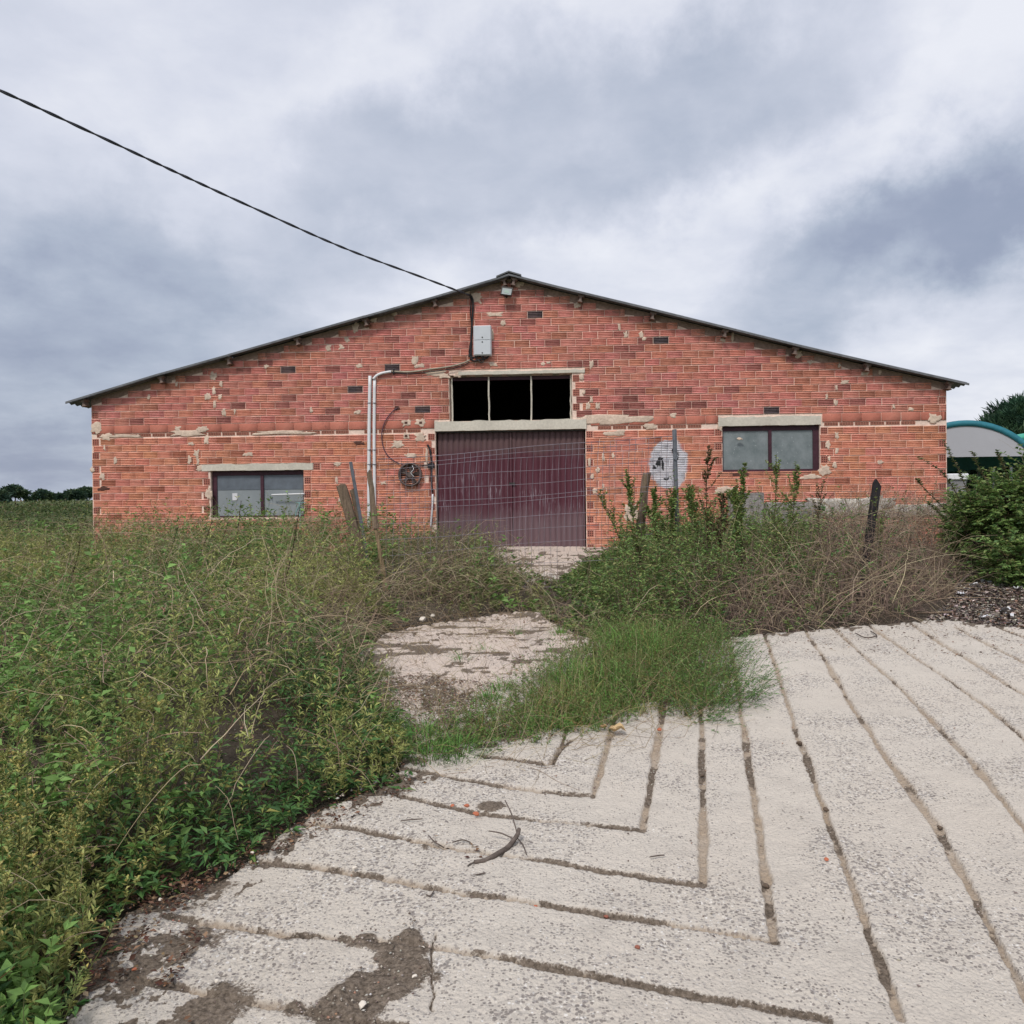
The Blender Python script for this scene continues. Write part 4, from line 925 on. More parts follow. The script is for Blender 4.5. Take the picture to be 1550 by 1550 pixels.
x, y = scatter(PL, 520, 2.8, 1.0, wfun=lambda x, y: .05 + .95 * sstep(.42, .53, fbm(x * 2.4 + 20, y * 2.4, 3))); h = hl(x, y) * (.45 + 1.15 * fbm(x * 3.0 + 2, y * 3.0, 2)); n = len(x); print('left', n)
sp1 = fbm(x * .8 + 30, y * .8, 3) + U(-.10, .10, n); sp2 = fbm(x * 1.1 + 60, y * 1.1 + 5, 3) + U(-.09, .09, n); br = brown(x, y) > U(0, 1, n)
pc = np.where((sp1 > .54)[:, None], YEL, OLI); pc = np.where((sp1 < .43)[:, None], DKG, pc); pc = np.where(((sp2 > .56) & (sp1 < .56))[:, None], BRG, pc); pc = np.where(br[:, None], (OLI + BRO) / 2, pc); pc = pc * U(.75, 1.25, (n, 1))
h = np.minimum(h, .92) * np.where(br, .72, 1)
P = grow(B3(x, y), h * U(.6, 1.25, n), U(0, .4, n), U(0, 6.283, n), U(.0, .6, n), 6)
tubes(dry, P[::3], U(.0018, .003, n)[::3], np.full(n, .0009)[::3], pal(n, [(.20, .20, .09), (.24, .17, .11), (.15, .15, .07)], [2, 1.3, 1])[::3])
Yd_ = (x * FW[0] + y * FW[1]); broad = (sp2 > .56) & (sp1 < .56) & ~br
for lo, hi, Lf, m_ in ((0, 5, .040, 34), (5, 8, .048, 28), (8, 20, .062, 24)):
    z_ = (Yd_ >= lo) & (Yd_ < hi); k_ = z_ & ~br & ~broad; stem_leaves(acc, P[k_], m_, .2, 1.04, Lf * .95, Lf * .19, OLIVE, OLW, upb=.25, spread=.75, percol=pc[k_])
    k_ = z_ & broad; stem_leaves(acc, P[k_], m_ * 2 // 3, .2, 1.03, Lf * 1.3, Lf * .55, OLIVE, OLW, upb=.2, rich=True, percol=pc[k_])
    k_ = z_ & br; stem_leaves(acc, P[k_], m_ // 2, .3, 1.02, Lf * .9, Lf * .26, OLIVE, OLW, upb=.1, percol=pc[k_])
# fine tips so the top of the mass is feathery
k = U(0, 1, n) < .25; Pk = grow(P[k][:, -1], U(.08, .22, k.sum()), U(0, .5, k.sum()), U(0, 6.28, k.sum()), U(0, .5, k.sum()), 3)
tubes(dry, Pk, np.full(len(Pk), .0012), np.full(len(Pk), .0006), pal(len(Pk), OLIVE, OLW)); stem_leaves(acc, Pk, 8, .1, 1.05, .017, .006, [(.20, .21, .07), (.14, .17, .06), (.26, .20, .10)], [3, 3, 1])
props(acc.build('undergrowth', M['leaf']), 'tall olive weeds filling the left side in front of the barn', 'weeds', None, 'stuff')
# ---- leafy edge nearest the concrete
acc2 = Acc()
x, y = scatter(PL, 260, 3.4, 1.0, wfun=lambda x, y: (sd(x, y, PL) < .6) * (x * FW[0] + y * FW[1] < 6.5) * (x > -2.4) * 1.0); n = len(x); print('edge', n)
P = grow(B3(x, y), U(.14, .42, n) * (.5 + 1.0 * sstep(0, .5, sd(x, y, PL))), U(.1, .9, n), U(-2.6, .6, n), U(.1, .8, n), 5)
tubes(acc2, P, np.full(n, .002), np.full(n, .001), pal(n, [(.16, .12, .06), (.10, .13, .05), (.22, .10, .06)], [1, 2, 1]))
stem_leaves(acc2, P, 13, .15, 1.03, .060, .015, GREEN, GRW, rich=True, upb=.25, droop=.35)
props(acc2.build('leafy_weeds', M['leaf']), 'low bright green lance-leaved weeds along the edge of the concrete', 'weeds', None, 'stuff')
# ---- yellow-green feathery plants, bottom left
acc3 = Acc()
x, y = scatter(PL, 60, 3.0, 1.0, wfun=lambda x, y: (pxs(x, y)[0] < 200) * (pxs(x, y)[1] < 4.4) * 1.0); n = len(x); print('feather', n)
P = grow(B3(x, y), U(.45, .80, n), U(0, .28, n), U(-1, 1.4, n), U(.05, .4, n), 6, .06)
tubes(acc3, P, np.full(n, .0022), np.full(n, .001), pal(n, [(.16, .17, .06)], [1]))
sb_ = U(.45, 1.0, (n, 11)); Bb, Tb = sample(P, sb_); Bb = Bb.reshape(-1, 3); nb_ = len(Bb); az = U(0, 6.28, nb_); sf = sb_.ravel()
P2 = grow(Bb, U(.04, .11, nb_) * (1.35 - sf), np.full(nb_, .55), az, U(-.3, .3, nb_), 3, .1)
tubes(acc3, P2, np.full(nb_, .001), np.full(nb_, .0006), pal(nb_, [(.2, .21, .07)], [1]))
stem_leaves(acc3, P2, 12, .05, 1.1, .017, .006, [(.46, .43, .15), (.36, .38, .13), (.55, .44, .15), (.24, .30, .11)], [4, 4, 2, 3], spread=.8)
stem_leaves(acc3, P, 16, .05, .7, .035, .010, [(.07, .12, .045), (.11, .16, .06)], [1, 1], rich=True)
props(acc3.build('flowering_weeds', M['leaf']), 'yellowish feathery flowering weeds in the bottom left corner', 'weeds', None, 'stuff')
# ---- dry arching stems over the left mass
x, y = scatter(PL, 125, 3.0, .85, wfun=lambda x, y: (.35 + .65 * sstep(.42, .56, fbm(x * 1.4 + 70, y * 1.4, 3))) * (sd(x, y, PL) > .05)); n = len(x); print('dry', n)
b0 = B3(x, y); b0[:, 2] += hl(x, y) * U(.5, 1.02, n)
P = grow(b0, U(.25, .85, n) * np.where(U(0, 1, n) < .08, 1.4, 1) * np.interp(pxs(x, y)[1], [2.5, 5], [.55, 1]), U(.5, 1.3, n), U(0, 6.283, n), U(.4, 1.9, n), 7, .17); P[:, :, 2] = np.minimum(P[:, :, 2], -.16)
tubes(dry, P, U(.0014, .0030, n), np.full(n, .0009), pal(n, tanc, tanw))
# brown fine tangle (px 420-720)
def browny(x, y): p, Yd = pxs(x, y); return sstep(330, 520, p) * sstep(4.2, 6.0, Yd) * sstep(.38, .55, fbm(x * 1.2 + 8, y * 1.2, 3) + .08)
x, y = scatter(PL, 400, 3.0, 1.0, wfun=browny, box=(-7, .3, 3.5, 13.8)); n = len(x); print('tangle', n)
b0 = B3(x, y); b0[:, 2] += hl(x, y) * U(.1, .95, n)
P = grow(b0, U(.2, .6, n), U(.2, 1.5, n), U(0, 6.283, n), U(.3, 2.1, n), 6, .24)
tubes(dry, P, U(.0013, .0024, n), np.full(n, .0008), pal(n, [(.28, .21, .14), (.38, .30, .20), (.20, .14, .10), (.15, .15, .07)], [3, 3, 2, 2]))
# drooping ends over the edge, falling onto the concrete between px 540 and 720
x, y = scatter(PL, 130, 3.0, .6, box=(-2.6, .4, 5, 9.6), wfun=lambda x, y: (sd(x, y, PL) < .7) * 1.0); n = len(x)
b0 = B3(x, y); b0[:, 2] += U(.1, .5, n); P = grow(b0, U(.25, .7, n), U(.4, 1.2, n), U(-2.6, 1.2, n), U(.6, 1.5, n), 7, .18)
tubes(dry, P, U(.0014, .0026, n), np.full(n, .0008), pal(n, tanc, tanw))
props(dry.build('dry_stems', M['dry']), 'tangle of tan dry stems arching through the left-hand weeds', 'dry stems', None, 'stuff')
# a few pinkish seed heads
acc = Acc(); x, y = scatter(PL, 14, 3.2, .8, wfun=lambda x, y: (pxs(x, y)[1] < 7) * 1.0); n = len(x); b0 = B3(x, y); b0[:, 2] += hl(x, y) * U(.75, 1.1, n)
P = grow(b0, U(.03, .05, n), U(0, .8, n), U(0, 6.28, n), U(0, .5, n), 2); stem_leaves(acc, P, 14, 0, 1, .010, .007, [(.50, .27, .20), (.42, .30, .22), (.45, .40, .28)], [3, 2, 2])
props(acc.build('seed_heads', M['leaf']), 'pinkish seed heads scattered over the left-hand weeds', 'seed heads', None, 'stuff')
# dark dead dock stalks leaning to the right
SK = [((345, 792), (300, 905)), ((322, 790), (275, 900)), ((270, 800), (235, 880)), ((165, 860), (138, 960)), ((205, 915), (190, 975)), ((245, 880), (228, 935)), ((355, 845), (325, 925)), ((122, 815), (105, 870)),
      ((455, 770), (420, 850)), ((430, 800), (405, 880)), ((365, 760), (352, 800)), ((380, 810), (350, 900))]
SKL = ['thickest dark dead stalk leaning below the left pane', 'dark dead stalk just left of the thickest one', 'slender dark stalk halfway between barn corner and left window', 'short dark stalk deep in the weeds, far below the barn corner', 'dark stalk low in the weeds below the barn wall', 'dark stalk standing above the low one in the weeds', 'dark stalk in the weeds below the thickest one', 'leftmost dark dead stalk, below the barn corner', 'dark stalk below the right corner of the left window', 'dark stalk left of the one below the window corner', 'thin green-black stalk crossing the left pane of the left window', 'dark stalk below the mullion of the left window']
for i, ((tx, ty), (bx_, by_)) in enumerate(SK):
    Yd = U(6.3, 8.5); top = P_plane(tx, ty, Yd); bot = P_plane(bx_, by_, Yd - .1); bot[2] = min(bot[2], gz(bot[0], bot[1]) + .35); bot = bot + (bot - top) * .5; acc = Acc()
    P = np.array([[bot + (top - bot) * t + np.array([math.sin(t * 9 + i) * .008, 0, math.sin(t * 7) * .01]) for t in np.linspace(0, 1, 9)]])
    tubes(acc, P, [.006], [.003], np.array([[.045, .03, .022]])); stem_leaves(acc, P, 90, .35, 1.02, .018, .008, [(.06, .04, .03), (.09, .055, .035), (.04, .035, .025)], [1, 1, 1], upb=.1)
    props(acc.build('dead_stalk', M['dry']), SKL[i], 'stalk', 'dark dead stalks in the left weeds')

# ---------------- brush behind the wire, in front of the gate
PB = GP([(585, 905), (640, 912), (735, 915), (790, 885), (770, 862), (742, 848)]) + [(-.75, 14.3), (-2.6, 14.3)]
acc = Acc()
x, y = scatter(PB, 700, 6, .5); n = len(x); print('brush', n); p_, Yd = pxs(x, y)
P = grow(B3(x, y), U(.25, .62, n) * sstep(-.05, .35, sd(x, y, PB)), U(0, .6, n), U(0, 6.283, n), U(.1, .8, n), 5, .14)
tubes(acc, P, U(.0016, .003, n), np.full(n, .001), pal(n, [(.17, .13, .105), (.25, .19, .15), (.10, .08, .065), (.13, .15, .06)], [3, 2, 3, 1]))
stem_leaves(acc, P[::2], 5, .2, 1, .024, .010, OLIVE, OLW)
props(acc.build('dry_brush', M['dry']), 'brown dry brush between the wire netting and the maroon gate', 'brush', None, 'stuff')

# ---------------- right-hand thicket
PRS = PR
PR = GP(RIGHT_EDGE[:-4] + [(1370, 944), (1425, 912), (1470, 888), (1560, 880), (1650, 880)]) + [(30, 11.0), (30, 15.2), (1.6, 15.2)]
def hr(x, y):
    p, Yd = pxs(x, y); e = sd(x, y, PR)
    base = np.interp(p, [800, 900, 980, 1080, 1200, 1300, 1400, 1460, 1560, 1700], [.25, .42, .80, .88, .92, .98, 1.02, 1.1, 1.3, 1.3])
    return (.12 + .88 * sstep(0, .8, e)) * base * (.62 + .76 * fbm(x * 1.8, y * 1.8, 3)) * np.interp(Yd, [7, 10, 12, 15], [1, 1, .75, .6])
acc = Acc(); dry = Acc()
def wgreen(x, y):
    p, Yd = pxs(x, y); return np.interp(p, [800, 900, 1080, 1120, 1230, 1290, 1430, 1480], [1, 1, .95, .85, .75, .10, .10, 1]) * (1 - .75 * sstep(.0, .1, p - 1090 > 0) * (p < 1440) * (sd(x, y, PR) < .9))
x, y = scatter(PR, 300, 6, .8, wfun=lambda x, y: wgreen(x, y) * (.2 + .8 * sstep(.4, .5, fbm(x * 2.6, y * 2.6 + 9, 2)))); n = len(x); print('right green', n); h = hr(x, y) * np.interp(pxs(x, y)[0], [850, 960, 1230, 1300], [1, 1.0, .95, .9])
P = grow(B3(x, y), h * (.55 + .9 * fbm(x * 3.2, y * 3.2 + 4, 2)) * U(.6, 1.25, n), U(0, .35, n), U(0, 6.283, n), U(0, .5, n), 5)
tubes(dry, P, U(.0018, .003, n), np.full(n, .001), pal(n, [(.14, .12, .06), (.16, .11, .08)], [1, 1]))
stem_leaves(acc, P, 20, .15, 1.05, .056, .014, [(.16, .27, .08), (.23, .33, .10), (.10, .18, .06), (.34, .36, .14)], [4, 4, 3, 2], upb=.2)
props(acc.build('undergrowth', M['leaf']), 'green weeds on the right between the grass and the bramble', 'weeds', None, 'stuff')
# bramble dome
def wbr(x, y): p, Yd = pxs(x, y); return np.interp(p, [990, 1060, 1120, 1240, 1440, 1500], [.05, .5, .85, 1, 1, .05]) * (1 - .85 * (sstep(.8, 1.4, sd(x, y, PR)) * (p < 1240)))
x, y = scatter(PR, 620, 7, .5, wfun=wbr, ymax=12.5); n = len(x); print('bramble', n)
b0 = B3(x, y); b0[:, 2] += hr(x, y) * U(0, .95, n) ** .8 * np.interp(pxs(x, y)[0], [1000, 1200, 1290], [.5, .6, 1])
P = grow(b0, U(.2, .55, n), U(.1, 1.6, n), U(0, 6.283, n), U(-.6, 2.2, n), 5, .30)
tubes(dry, P, U(.0016, .0034, n), np.full(n, .0009), pal(n, [(.27, .195, .155), (.38, .285, .215), (.18, .13, .11), (.46, .37, .27), (.12, .09, .08)], [4, 3, 3, 1, 1.5]))
x, y = scatter(PR, 120, 7, .5, wfun=wbr, ymax=12.5); n = len(x); b0 = B3(x, y); b0[:, 2] += hr(x, y) * U(.2, .95, n) * np.interp(pxs(x, y)[0], [1000, 1200, 1290], [.5, .6, 1])
P = grow(b0, U(.5, 1.1, n), U(.3, 1.3, n), U(0, 6.283, n), U(.5, 2.0, n), 8, .18)
tubes(dry, P, U(.002, .0038, n), np.full(n, .001), pal(n, tanc, tanw))
props(dry.build('bramble', M['dry']), 'brown leafless bramble heaped at the right in front of the barn', 'bramble', None, 'stuff')
# a few live leaves in it
acc = Acc(); x, y = scatter(PR, 26, 8, .3, wfun=wbr, ymax=12); n = len(x); b0 = B3(x, y); b0[:, 2] += hr(x, y) * U(.2, .95, n); P = grow(b0, U(.1, .3, n), U(0, 1, n), U(0, 6.28, n), U(0, 1, n), 3)
stem_leaves(acc, P, 10, .1, 1, .04, .02, GREEN, GRW); props(acc.build('bramble_leaves', M['leaf']), 'few green leaves showing through the brown bramble', 'leaves', None, 'stuff')

# ---------------- shrub at the right edge
def shrub(name, label, blobs, n, Ln, Wd, cols, wts, stems_=True, trunk=None):
    e = empty(name, trunk); props(e, label, 'shrub'); A1 = Acc(); A2 = Acc(); root = np.array(trunk)
    for (c_, r, m) in blobs:
        c_ = np.array(c_); r = np.array(r); d = norm(RNG.normal(0, 1, (m, 3))); rad = U(.55, 1.05, (m, 1)) * (1 + .9 * (fbm(d[:, 0] * 3 + 5, d[:, 2] * 3 + d[:, 1] * 2, 3) - .5))[:, None]; tip = c_ + d * r * rad
        tip[:, 2] = np.maximum(tip[:, 2], gz(tip[:, 0], tip[:, 1]) + .05); st = c_ + (tip - c_) * .35
        P = np.stack([st + (tip - st) * t + RNG.normal(0, .02, (m, 3)) for t in np.linspace(0, 1, 4)], 1)
        tubes(A2, P, np.full(m, .004), np.full(m, .0012), pal(m, [(.12, .09, .06), (.16, .13, .07)], [1, 1]))
        stem_leaves(A1, P, n, .25, 1.05, Ln, Wd, cols, wts)
        mm = 6; L0 = np.stack([root + (c_ + RNG.normal(0, 1, (mm, 3)) * r * .3 - root) * t for t in np.linspace(0, 1, 5)], 1); tubes(A2, L0, np.full(mm, .018), np.full(mm, .006), pal(mm, [(.10, .08, .06)], [1]))
    A2.build('branches', M['dry'], e); A1.build('foliage', M['leaf'], e); return e
SG = [(.16, .26, .08), (.22, .33, .10), (.10, .18, .06), (.30, .38, .13), (.35, .36, .15)]; SW = [4, 4, 3, 2, .7]
def PY(px, py, Y): return tuple(P_plane(px, py, Y))
g0 = PY(1560, 800, 9.8); g0 = (g0[0], g0[1], float(gz(0, 9.8)))
shrub('leafy_shrub', 'dense green leafy shrub at the right edge beside the barn corner', [(PY(1525, 770, 9.9), (.62, .6, .50), 360), (PY(1600, 745, 9.9), (.75, .7, .60), 300), (PY(1545, 850, 9.4), (.55, .5, .42), 250), (PY(1465, 795, 10.3), (.36, .4, .55), 190)], 20, .062, .026, SG, SW, trunk=g0)
# arching sprays of that shrub in front of the wall corner
acc = Acc()
for (pts) in [[(1465, 790, 9.9), (1445, 740, 9.9), (1425, 712, 9.8), (1390, 692, 9.7)], [(1470, 760, 9.9), (1455, 720, 9.9), (1440, 690, 9.9), (1428, 668, 9.9)], [(1500, 740, 9.8), (1480, 705, 9.8), (1472, 685, 9.8)], [(1530, 740, 9.8), (1520, 705, 9.8), (1508, 682, 9.8)],
              [(1460, 800, 9.9), (1425, 765, 9.8), (1400, 740, 9.7), (1388, 725, 9.7)], [(1545, 730, 9.6), (1552, 700, 9.6), (1556, 680, 9.6)], [(1450, 800, 9.6), (1420, 775, 9.6), (1405, 760, 9.6)]]:
    K = np.array([PY(*p) for p in pts]); t = np.linspace(0, len(K) - 1, 8); P = np.array([[K[min(int(q), len(K) - 2)] * (1 - (q - min(int(q), len(K) - 2))) + K[min(int(q), len(K) - 2) + 1] * (q - min(int(q), len(K) - 2)) for q in t]])
    tubes(acc, P, [.006], [.002], np.array([[.13, .10, .06]])); stem_leaves(acc, P, 110, .05, 1.02, .045, .020, [(.10, .14, .05), (.16, .18, .07), (.22, .15, .09), (.07, .10, .04)], [3, 2, 1, 2], spread=1.2)
o = acc.build('arching_branches', M['leaf'], bpy.data.objects['leafy_shrub'])

# ---------------- upright leafy shoots before the right half of the wall
LB = ['leaning leafy shoot between the leaning wooden post and the gate', 'tall dark leafy shoot left of the right window', 'pale green shoot in front of the left pane of the right window', 'slim shoot reaching the mullion of the right window',
      'forked shoot in front of the right pane of the right window', 'bushy shoot just right of the grey metal post', 'leafy shoot just left of the leaning wooden post', 'broad shoot close behind the leaning wooden post', 'short reddish shoot right of the right window',
      'leafy shoot below the whitewashed patch', 'low yellowing shoot midway from metal post to window', 'dense shoot in front of the grey concrete block', 'fine shoot beside the black charred post']
for i, (tx, ty, bx_, by_, Yd, m, lf) in enumerate([(908, 745, 972, 842, 9.7, 150, .04), (1074, 678, 1068, 852, 9.5, 230, .038), (1126, 702, 1122, 852, 9.5, 260, .045), (1172, 690, 1176, 852, 9.6, 160, .036), (1203, 700, 1190, 855, 9.4, 230, .042),
        (1042, 735, 1052, 858, 9.3, 260, .045), (950, 712, 968, 850, 9.6, 260, .042), (992, 742, 996, 858, 9.6, 380, .045), (1243, 735, 1240, 860, 9.6, 120, .035), (1018, 738, 1012, 862, 9.5, 260, .042), (1092, 748, 1086, 860, 9.3, 260, .042), (1112, 738, 1108, 862, 9.2, 300, .045), (1328, 748, 1332, 860, 8.9, 70, .035)]):
    top = P_plane(tx, ty, Yd + .1); bot = P_plane(bx_, by_, Yd); bot[2] = float(gz(bot[0], bot[1])); e = empty('leafy_shoot', tuple(bot)); props(e, LB[i], 'shoot', 'leafy shoots before the right half of the barn')
    P = np.array([[bot + (top - bot) * t + np.array([math.sin(t * 5 + i) * .025, 0, 0]) for t in np.linspace(0, 1, 9)]]); A1 = Acc(); A2 = Acc(); tubes(A2, P, [.007], [.0025], np.array([[.10, .08, .05]]))
    k = 30; s_ = U(.05, .92, (1, k)); Bb, _ = sample(P, s_); P2 = grow(Bb.reshape(-1, 3), U(.25, .62, k) * (1.2 - s_.ravel()), U(.2, .75, k), U(0, 6.28, k), U(-.3, .1, k), 4); tubes(A2, P2, np.full(k, .003), np.full(k, .001), pal(k, [(.12, .09, .06)], [1]))
    cl = [(.19, .27, .08), (.26, .34, .10), (.36, .33, .14), (.10, .16, .06)]; wt = [3, 3, 1, 2]
    if i in (1, 8, 10): cl, wt = [(.10, .11, .045), (.18, .15, .07), (.22, .12, .07), (.06, .07, .03)], [3, 3, 1.5, 2]
    stem_leaves(A1, P, m * 3 // 5, .12, 1.02, lf, lf * .42, cl, wt, spread=1.1); stem_leaves(A1, P2, m // 6, .1, 1.05, lf, lf * .42, cl, wt)
    A2.build('stem', M['dry'], e); A1.build('foliage', M['leaf'], e)

# ---------------- tongue of grass and the sparse tufts on the grit
def blades(acc, B, h, lean, az, w_, col):
    n = len(B); d = np.stack([np.cos(az), np.sin(az), np.zeros(n)], 1); s_ = np.stack([-np.sin(az + U(-1, 1, n)), np.cos(az), np.zeros(n)], 1) * w_[:, None]; up = np.array([0, 0, 1.])
    m = B + up * (h * .55)[:, None] + d * (h * lean * .3)[:, None]; t = B + up * (h * (1 - lean * .35))[:, None] + d * (h * lean)[:, None]
    V = np.stack([B - s_ / 2, B + s_ / 2, m + s_ * .4, m - s_ * .4, t], 1).reshape(-1, 3); b0 = (np.arange(n) * 5)[:, None]
    acc.add(V, np.concatenate([b0 + np.array([[0, 1, 2]]), b0 + np.array([[0, 2, 3]]), b0 + np.array([[3, 2, 4]])]), np.repeat(col, 5, 0))
acc = Acc()
x, y = scatter(PT, 4000, 5, .8, wfun=lambda x, y: .10 + .90 * sstep(.42, .54, fbm(x * 3.4, y * 3.4, 3)) * np.interp(pxs(x, y)[0], [600, 800, 950], [.75, .8, 1])); n = len(x); e = sd(x, y, PT) + (fbm(x * 3, y * 3, 3) - .5) * .3; k = e > -.02; x, y, e = x[k], y[k], e[k]; n = len(x); p_, Yd = pxs(x, y); print('grass', n)
g = fbm(x * 1.6, y * 1.6, 3); h = U(.06, .20, n) * (.5 + .8 * sstep(0, .4, e)) * (.25 + 1.5 * fbm(x * 4.2 + 11, y * 4.2, 2)) * (.8 + .5 * g) * np.interp(p_, [600, 800, 950, 1080, 1120], [.65, .8, 1.25, 1.35, .8]); cg = np.where((fbm(x * 2.2 + 4, y * 2.2, 3) + U(-.16, .16, n) > .52)[:, None], pal(n, [(.34, .33, .12), (.42, .36, .18), (.22, .28, .09)], [3, 1.5, 3]), pal(n, [(.14, .30, .065), (.20, .36, .085), (.10, .21, .055), (.32, .33, .12)], [4, 4, 2, 1.2]))
blades(acc, B3(x, y), h, U(.1, 1.0, n), U(0, 6.283, n), U(.003, .0075, n), cg)
x, y = scatter(PT, 900, 6, .5); n = len(x); p_, Yd = pxs(x, y)
P = grow(B3(x, y), U(.08, .34, n) * np.interp(p_, [600, 850, 1000, 1100], [.7, .9, 1.2, 1.1]), U(0, .6, n), U(0, 6.28, n), U(0, .8, n), 5, .12); tubes(acc, P, np.full(n, .0013), np.full(n, .0007), pal(n, [(.20, .18, .08), (.28, .21, .11), (.12, .14, .05)], [1, 1, 1]))
stem_leaves(acc, P, 16, .1, 1.0, .020, .006, [(.14, .28, .065), (.20, .34, .09), (.09, .18, .05), (.28, .29, .10)], [3, 3, 2, 1])
# fine-leaved spill over the concrete at px 1100
PS = GP([(985, 1085), (1010, 985), (1060, 960), (1110, 975), (1150, 1040), (1140, 1075), (1085, 1108), (1030, 1100)])
x, y = scatter(PS, 620, 6, .5); n = len(x); P = grow(B3(x, y), U(.10, .36, n), U(.3, 1.2, n), U(-1.6, .8, n), U(.1, .8, n), 6, .1); tubes(acc, P, np.full(n, .0012), np.full(n, .0006), pal(n, [(.10, .13, .05)], [1])); stem_leaves(acc, P, 20, .1, 1.05, .016, .005, [(.13, .28, .08), (.19, .34, .11), (.09, .19, .06)], [3, 2, 2])
# scattered tufts between the two
tp = GP([(545, 1060), (600, 1050), (700, 1060), (735, 1075), (690, 1110), (600, 1130), (575, 1095)]); x, y = scatter(tp, 1400, 6, .5, wfun=lambda x, y: sstep(.46, .60, fbm(x * 4, y * 4, 3))); n = len(x)
blades(acc, B3(x, y), U(.03, .11, n), U(.2, 1.1, n), U(0, 6.283, n), U(.002, .004, n), pal(n, [(.09, .16, .04), (.22, .19, .09), (.30, .23, .14), (.06, .11, .03)], [2, 2, 2, 1]))
tf_ = []
for (px, py, r, m) in [(650, 1160, .16, 160), (830, 1110, .14, 160), (930, 1075, .2, 260), (1040, 1050, .2, 300), (1010, 1000, .2, 260), (640, 1135, .25, 260), (690, 1150, .22, 260), (565, 1035, .14, 150), (742, 1068, .08, 90), (760, 1050, .10, 80), (575, 1110, .2, 160), (780, 965, .05, 20), (700, 1010, .06, 25), (850, 965, .10, 60), (735, 995, .07, 40)]:
    c_ = P_ground(px, py); n = m * 3; a = U(0, 6.28, n); rr = np.sqrt(U(0, 1, n)) * r; x = c_[0] + np.cos(a) * rr; y = c_[1] + np.sin(a) * rr
    blades(acc, B3(x, y), U(.06, .22, n) * (1.2 - rr / r), U(.3, 1.1, n), a, U(.003, .008, n), pal(n, [(.13, .29, .06), (.18, .35, .08), (.09, .20, .05)], [1, 1, 1]))
# straggling dry wisps over the broken concrete and grass
x, y = scatter(PT, 170, 6, .5); n = len(x); P = grow(B3(x, y), U(.15, .5, n), U(.1, 1.1, n), U(0, 6.28, n), U(.2, 1.6, n), 6, .16); tubes(acc, P, np.full(n, .0015), np.full(n, .0008), pal(n, [(.50, .42, .24), (.40, .33, .17), (.34, .27, .17)], [1, 1, 1]))
dry = Acc(); PX2 = GP([(560, 960), (640, 930), (860, 930), (1100, 1000), (1130, 1090), (1000, 1140), (800, 1180), (640, 1200), (520, 1180), (560, 1080)]); x, y = scatter(PX2, 150, 6, .5); n = len(x)
P = grow(B3(x, y), U(.1, .5, n), U(.3, 1.4, n), U(0, 6.283, n), U(.2, 1.0, n), 7, .14); P[:, :, 2] = np.maximum(P[:, :, 2], gz(P[:, :, 0], P[:, :, 1]) + .04); tubes(dry, P, np.full(n, .0013), np.full(n, .0007), pal(n, tanc + [(.28, .20, .08)], tanw + [3]))
props(acc.build('grass', M['leaf']), 'tongue of green and straw grass creeping over the concrete', 'grass', None, 'stuff')
props(dry.build('dry_wisps', M['dry']), 'thin dry wisps lying over the broken pinkish concrete', 'dry stems', None, 'stuff')

# ---------------- litter, grit and stones on the yard
def yz(x, y, s_=.05): return gz(x, y) + s_
acc = Acc()
EL = GP(LEFT_EDGE); 
def flakes(poly, dens, size, cols, wts, zoff=.045, wf=None, pw=.6, near=4, asp=.45, tiltamp=.5):
    x, y = scatter(poly, dens, near, pw, wfun=wf); n = len(x)
    if not n: return
    a = U(0, 6.28, n); Dr = np.stack([np.cos(a), np.sin(a), U(0, tiltamp, n)], 1); sz = size * U(.4, 1.5, n); B = np.stack([x, y, gz(x, y) + zoff + U(-.004, .01, n)], 1)
    leaves(acc, B, Dr, sz, sz * asp * U(.5, 1.4, n), pal(n, cols, wts, .3), fold=.15, droop=.1)
brn = [(.10, .05, .035), (.16, .085, .055), (.07, .045, .035), (.24, .15, .09), (.30, .22, .14)]; bw = [4, 3, 3, 2, 1]
flakes(MESSY, 5200, .022, brn, bw, wf=lambda x, y: sstep(.48, .62, fbm(x * 4, y * 6, 4, .6)))
BAND = GP([(60, 1480), (150, 1390), (330, 1325), (420, 1270), (600, 1190), (650, 1195), (600, 1230), (440, 1300), (340, 1350), (240, 1420), (150, 1520)])
flakes(BAND, 3200, .018, brn, bw)
flakes(PT, 500, .02, brn, bw); flakes(GRIT, 2200, .016, brn + [(.45, .38, .33)], bw + [3])
flakes(PINK, 700, .02, brn, bw, wf=lambda x, y: sstep(.45, .65, fbm(x * 3, y * 5, 3)))
YARD = GP([(600, 1230), (1000, 1100), (1100, 975), (1500, 955), (1750, 1100), (1750, 1620), (300, 1620)])
flakes(YARD, 42, .014, [(.10, .08, .07), (.16, .12, .10), (.06, .05, .05)], [1, 1, 1], asp=.25, tiltamp=.15)
flakes(GP([(1090, 985), (1400, 950), (1620, 965), (1620, 1010), (1300, 1000), (1120, 1010)]), 420, .022, brn, bw, asp=.3)
flakes(GP([(560, 1285), (640, 1270), (800, 1310), (780, 1330), (640, 1330)]), 500, .02, brn, bw, wf=lambda x, y: sstep(.45, .6, fbm(x * 5, y * 5, 3)))
props(acc.build('leaf_litter', M['litter']), 'scattered dead leaves and bark crumbs on the concrete', 'leaf litter', None, 'stuff')
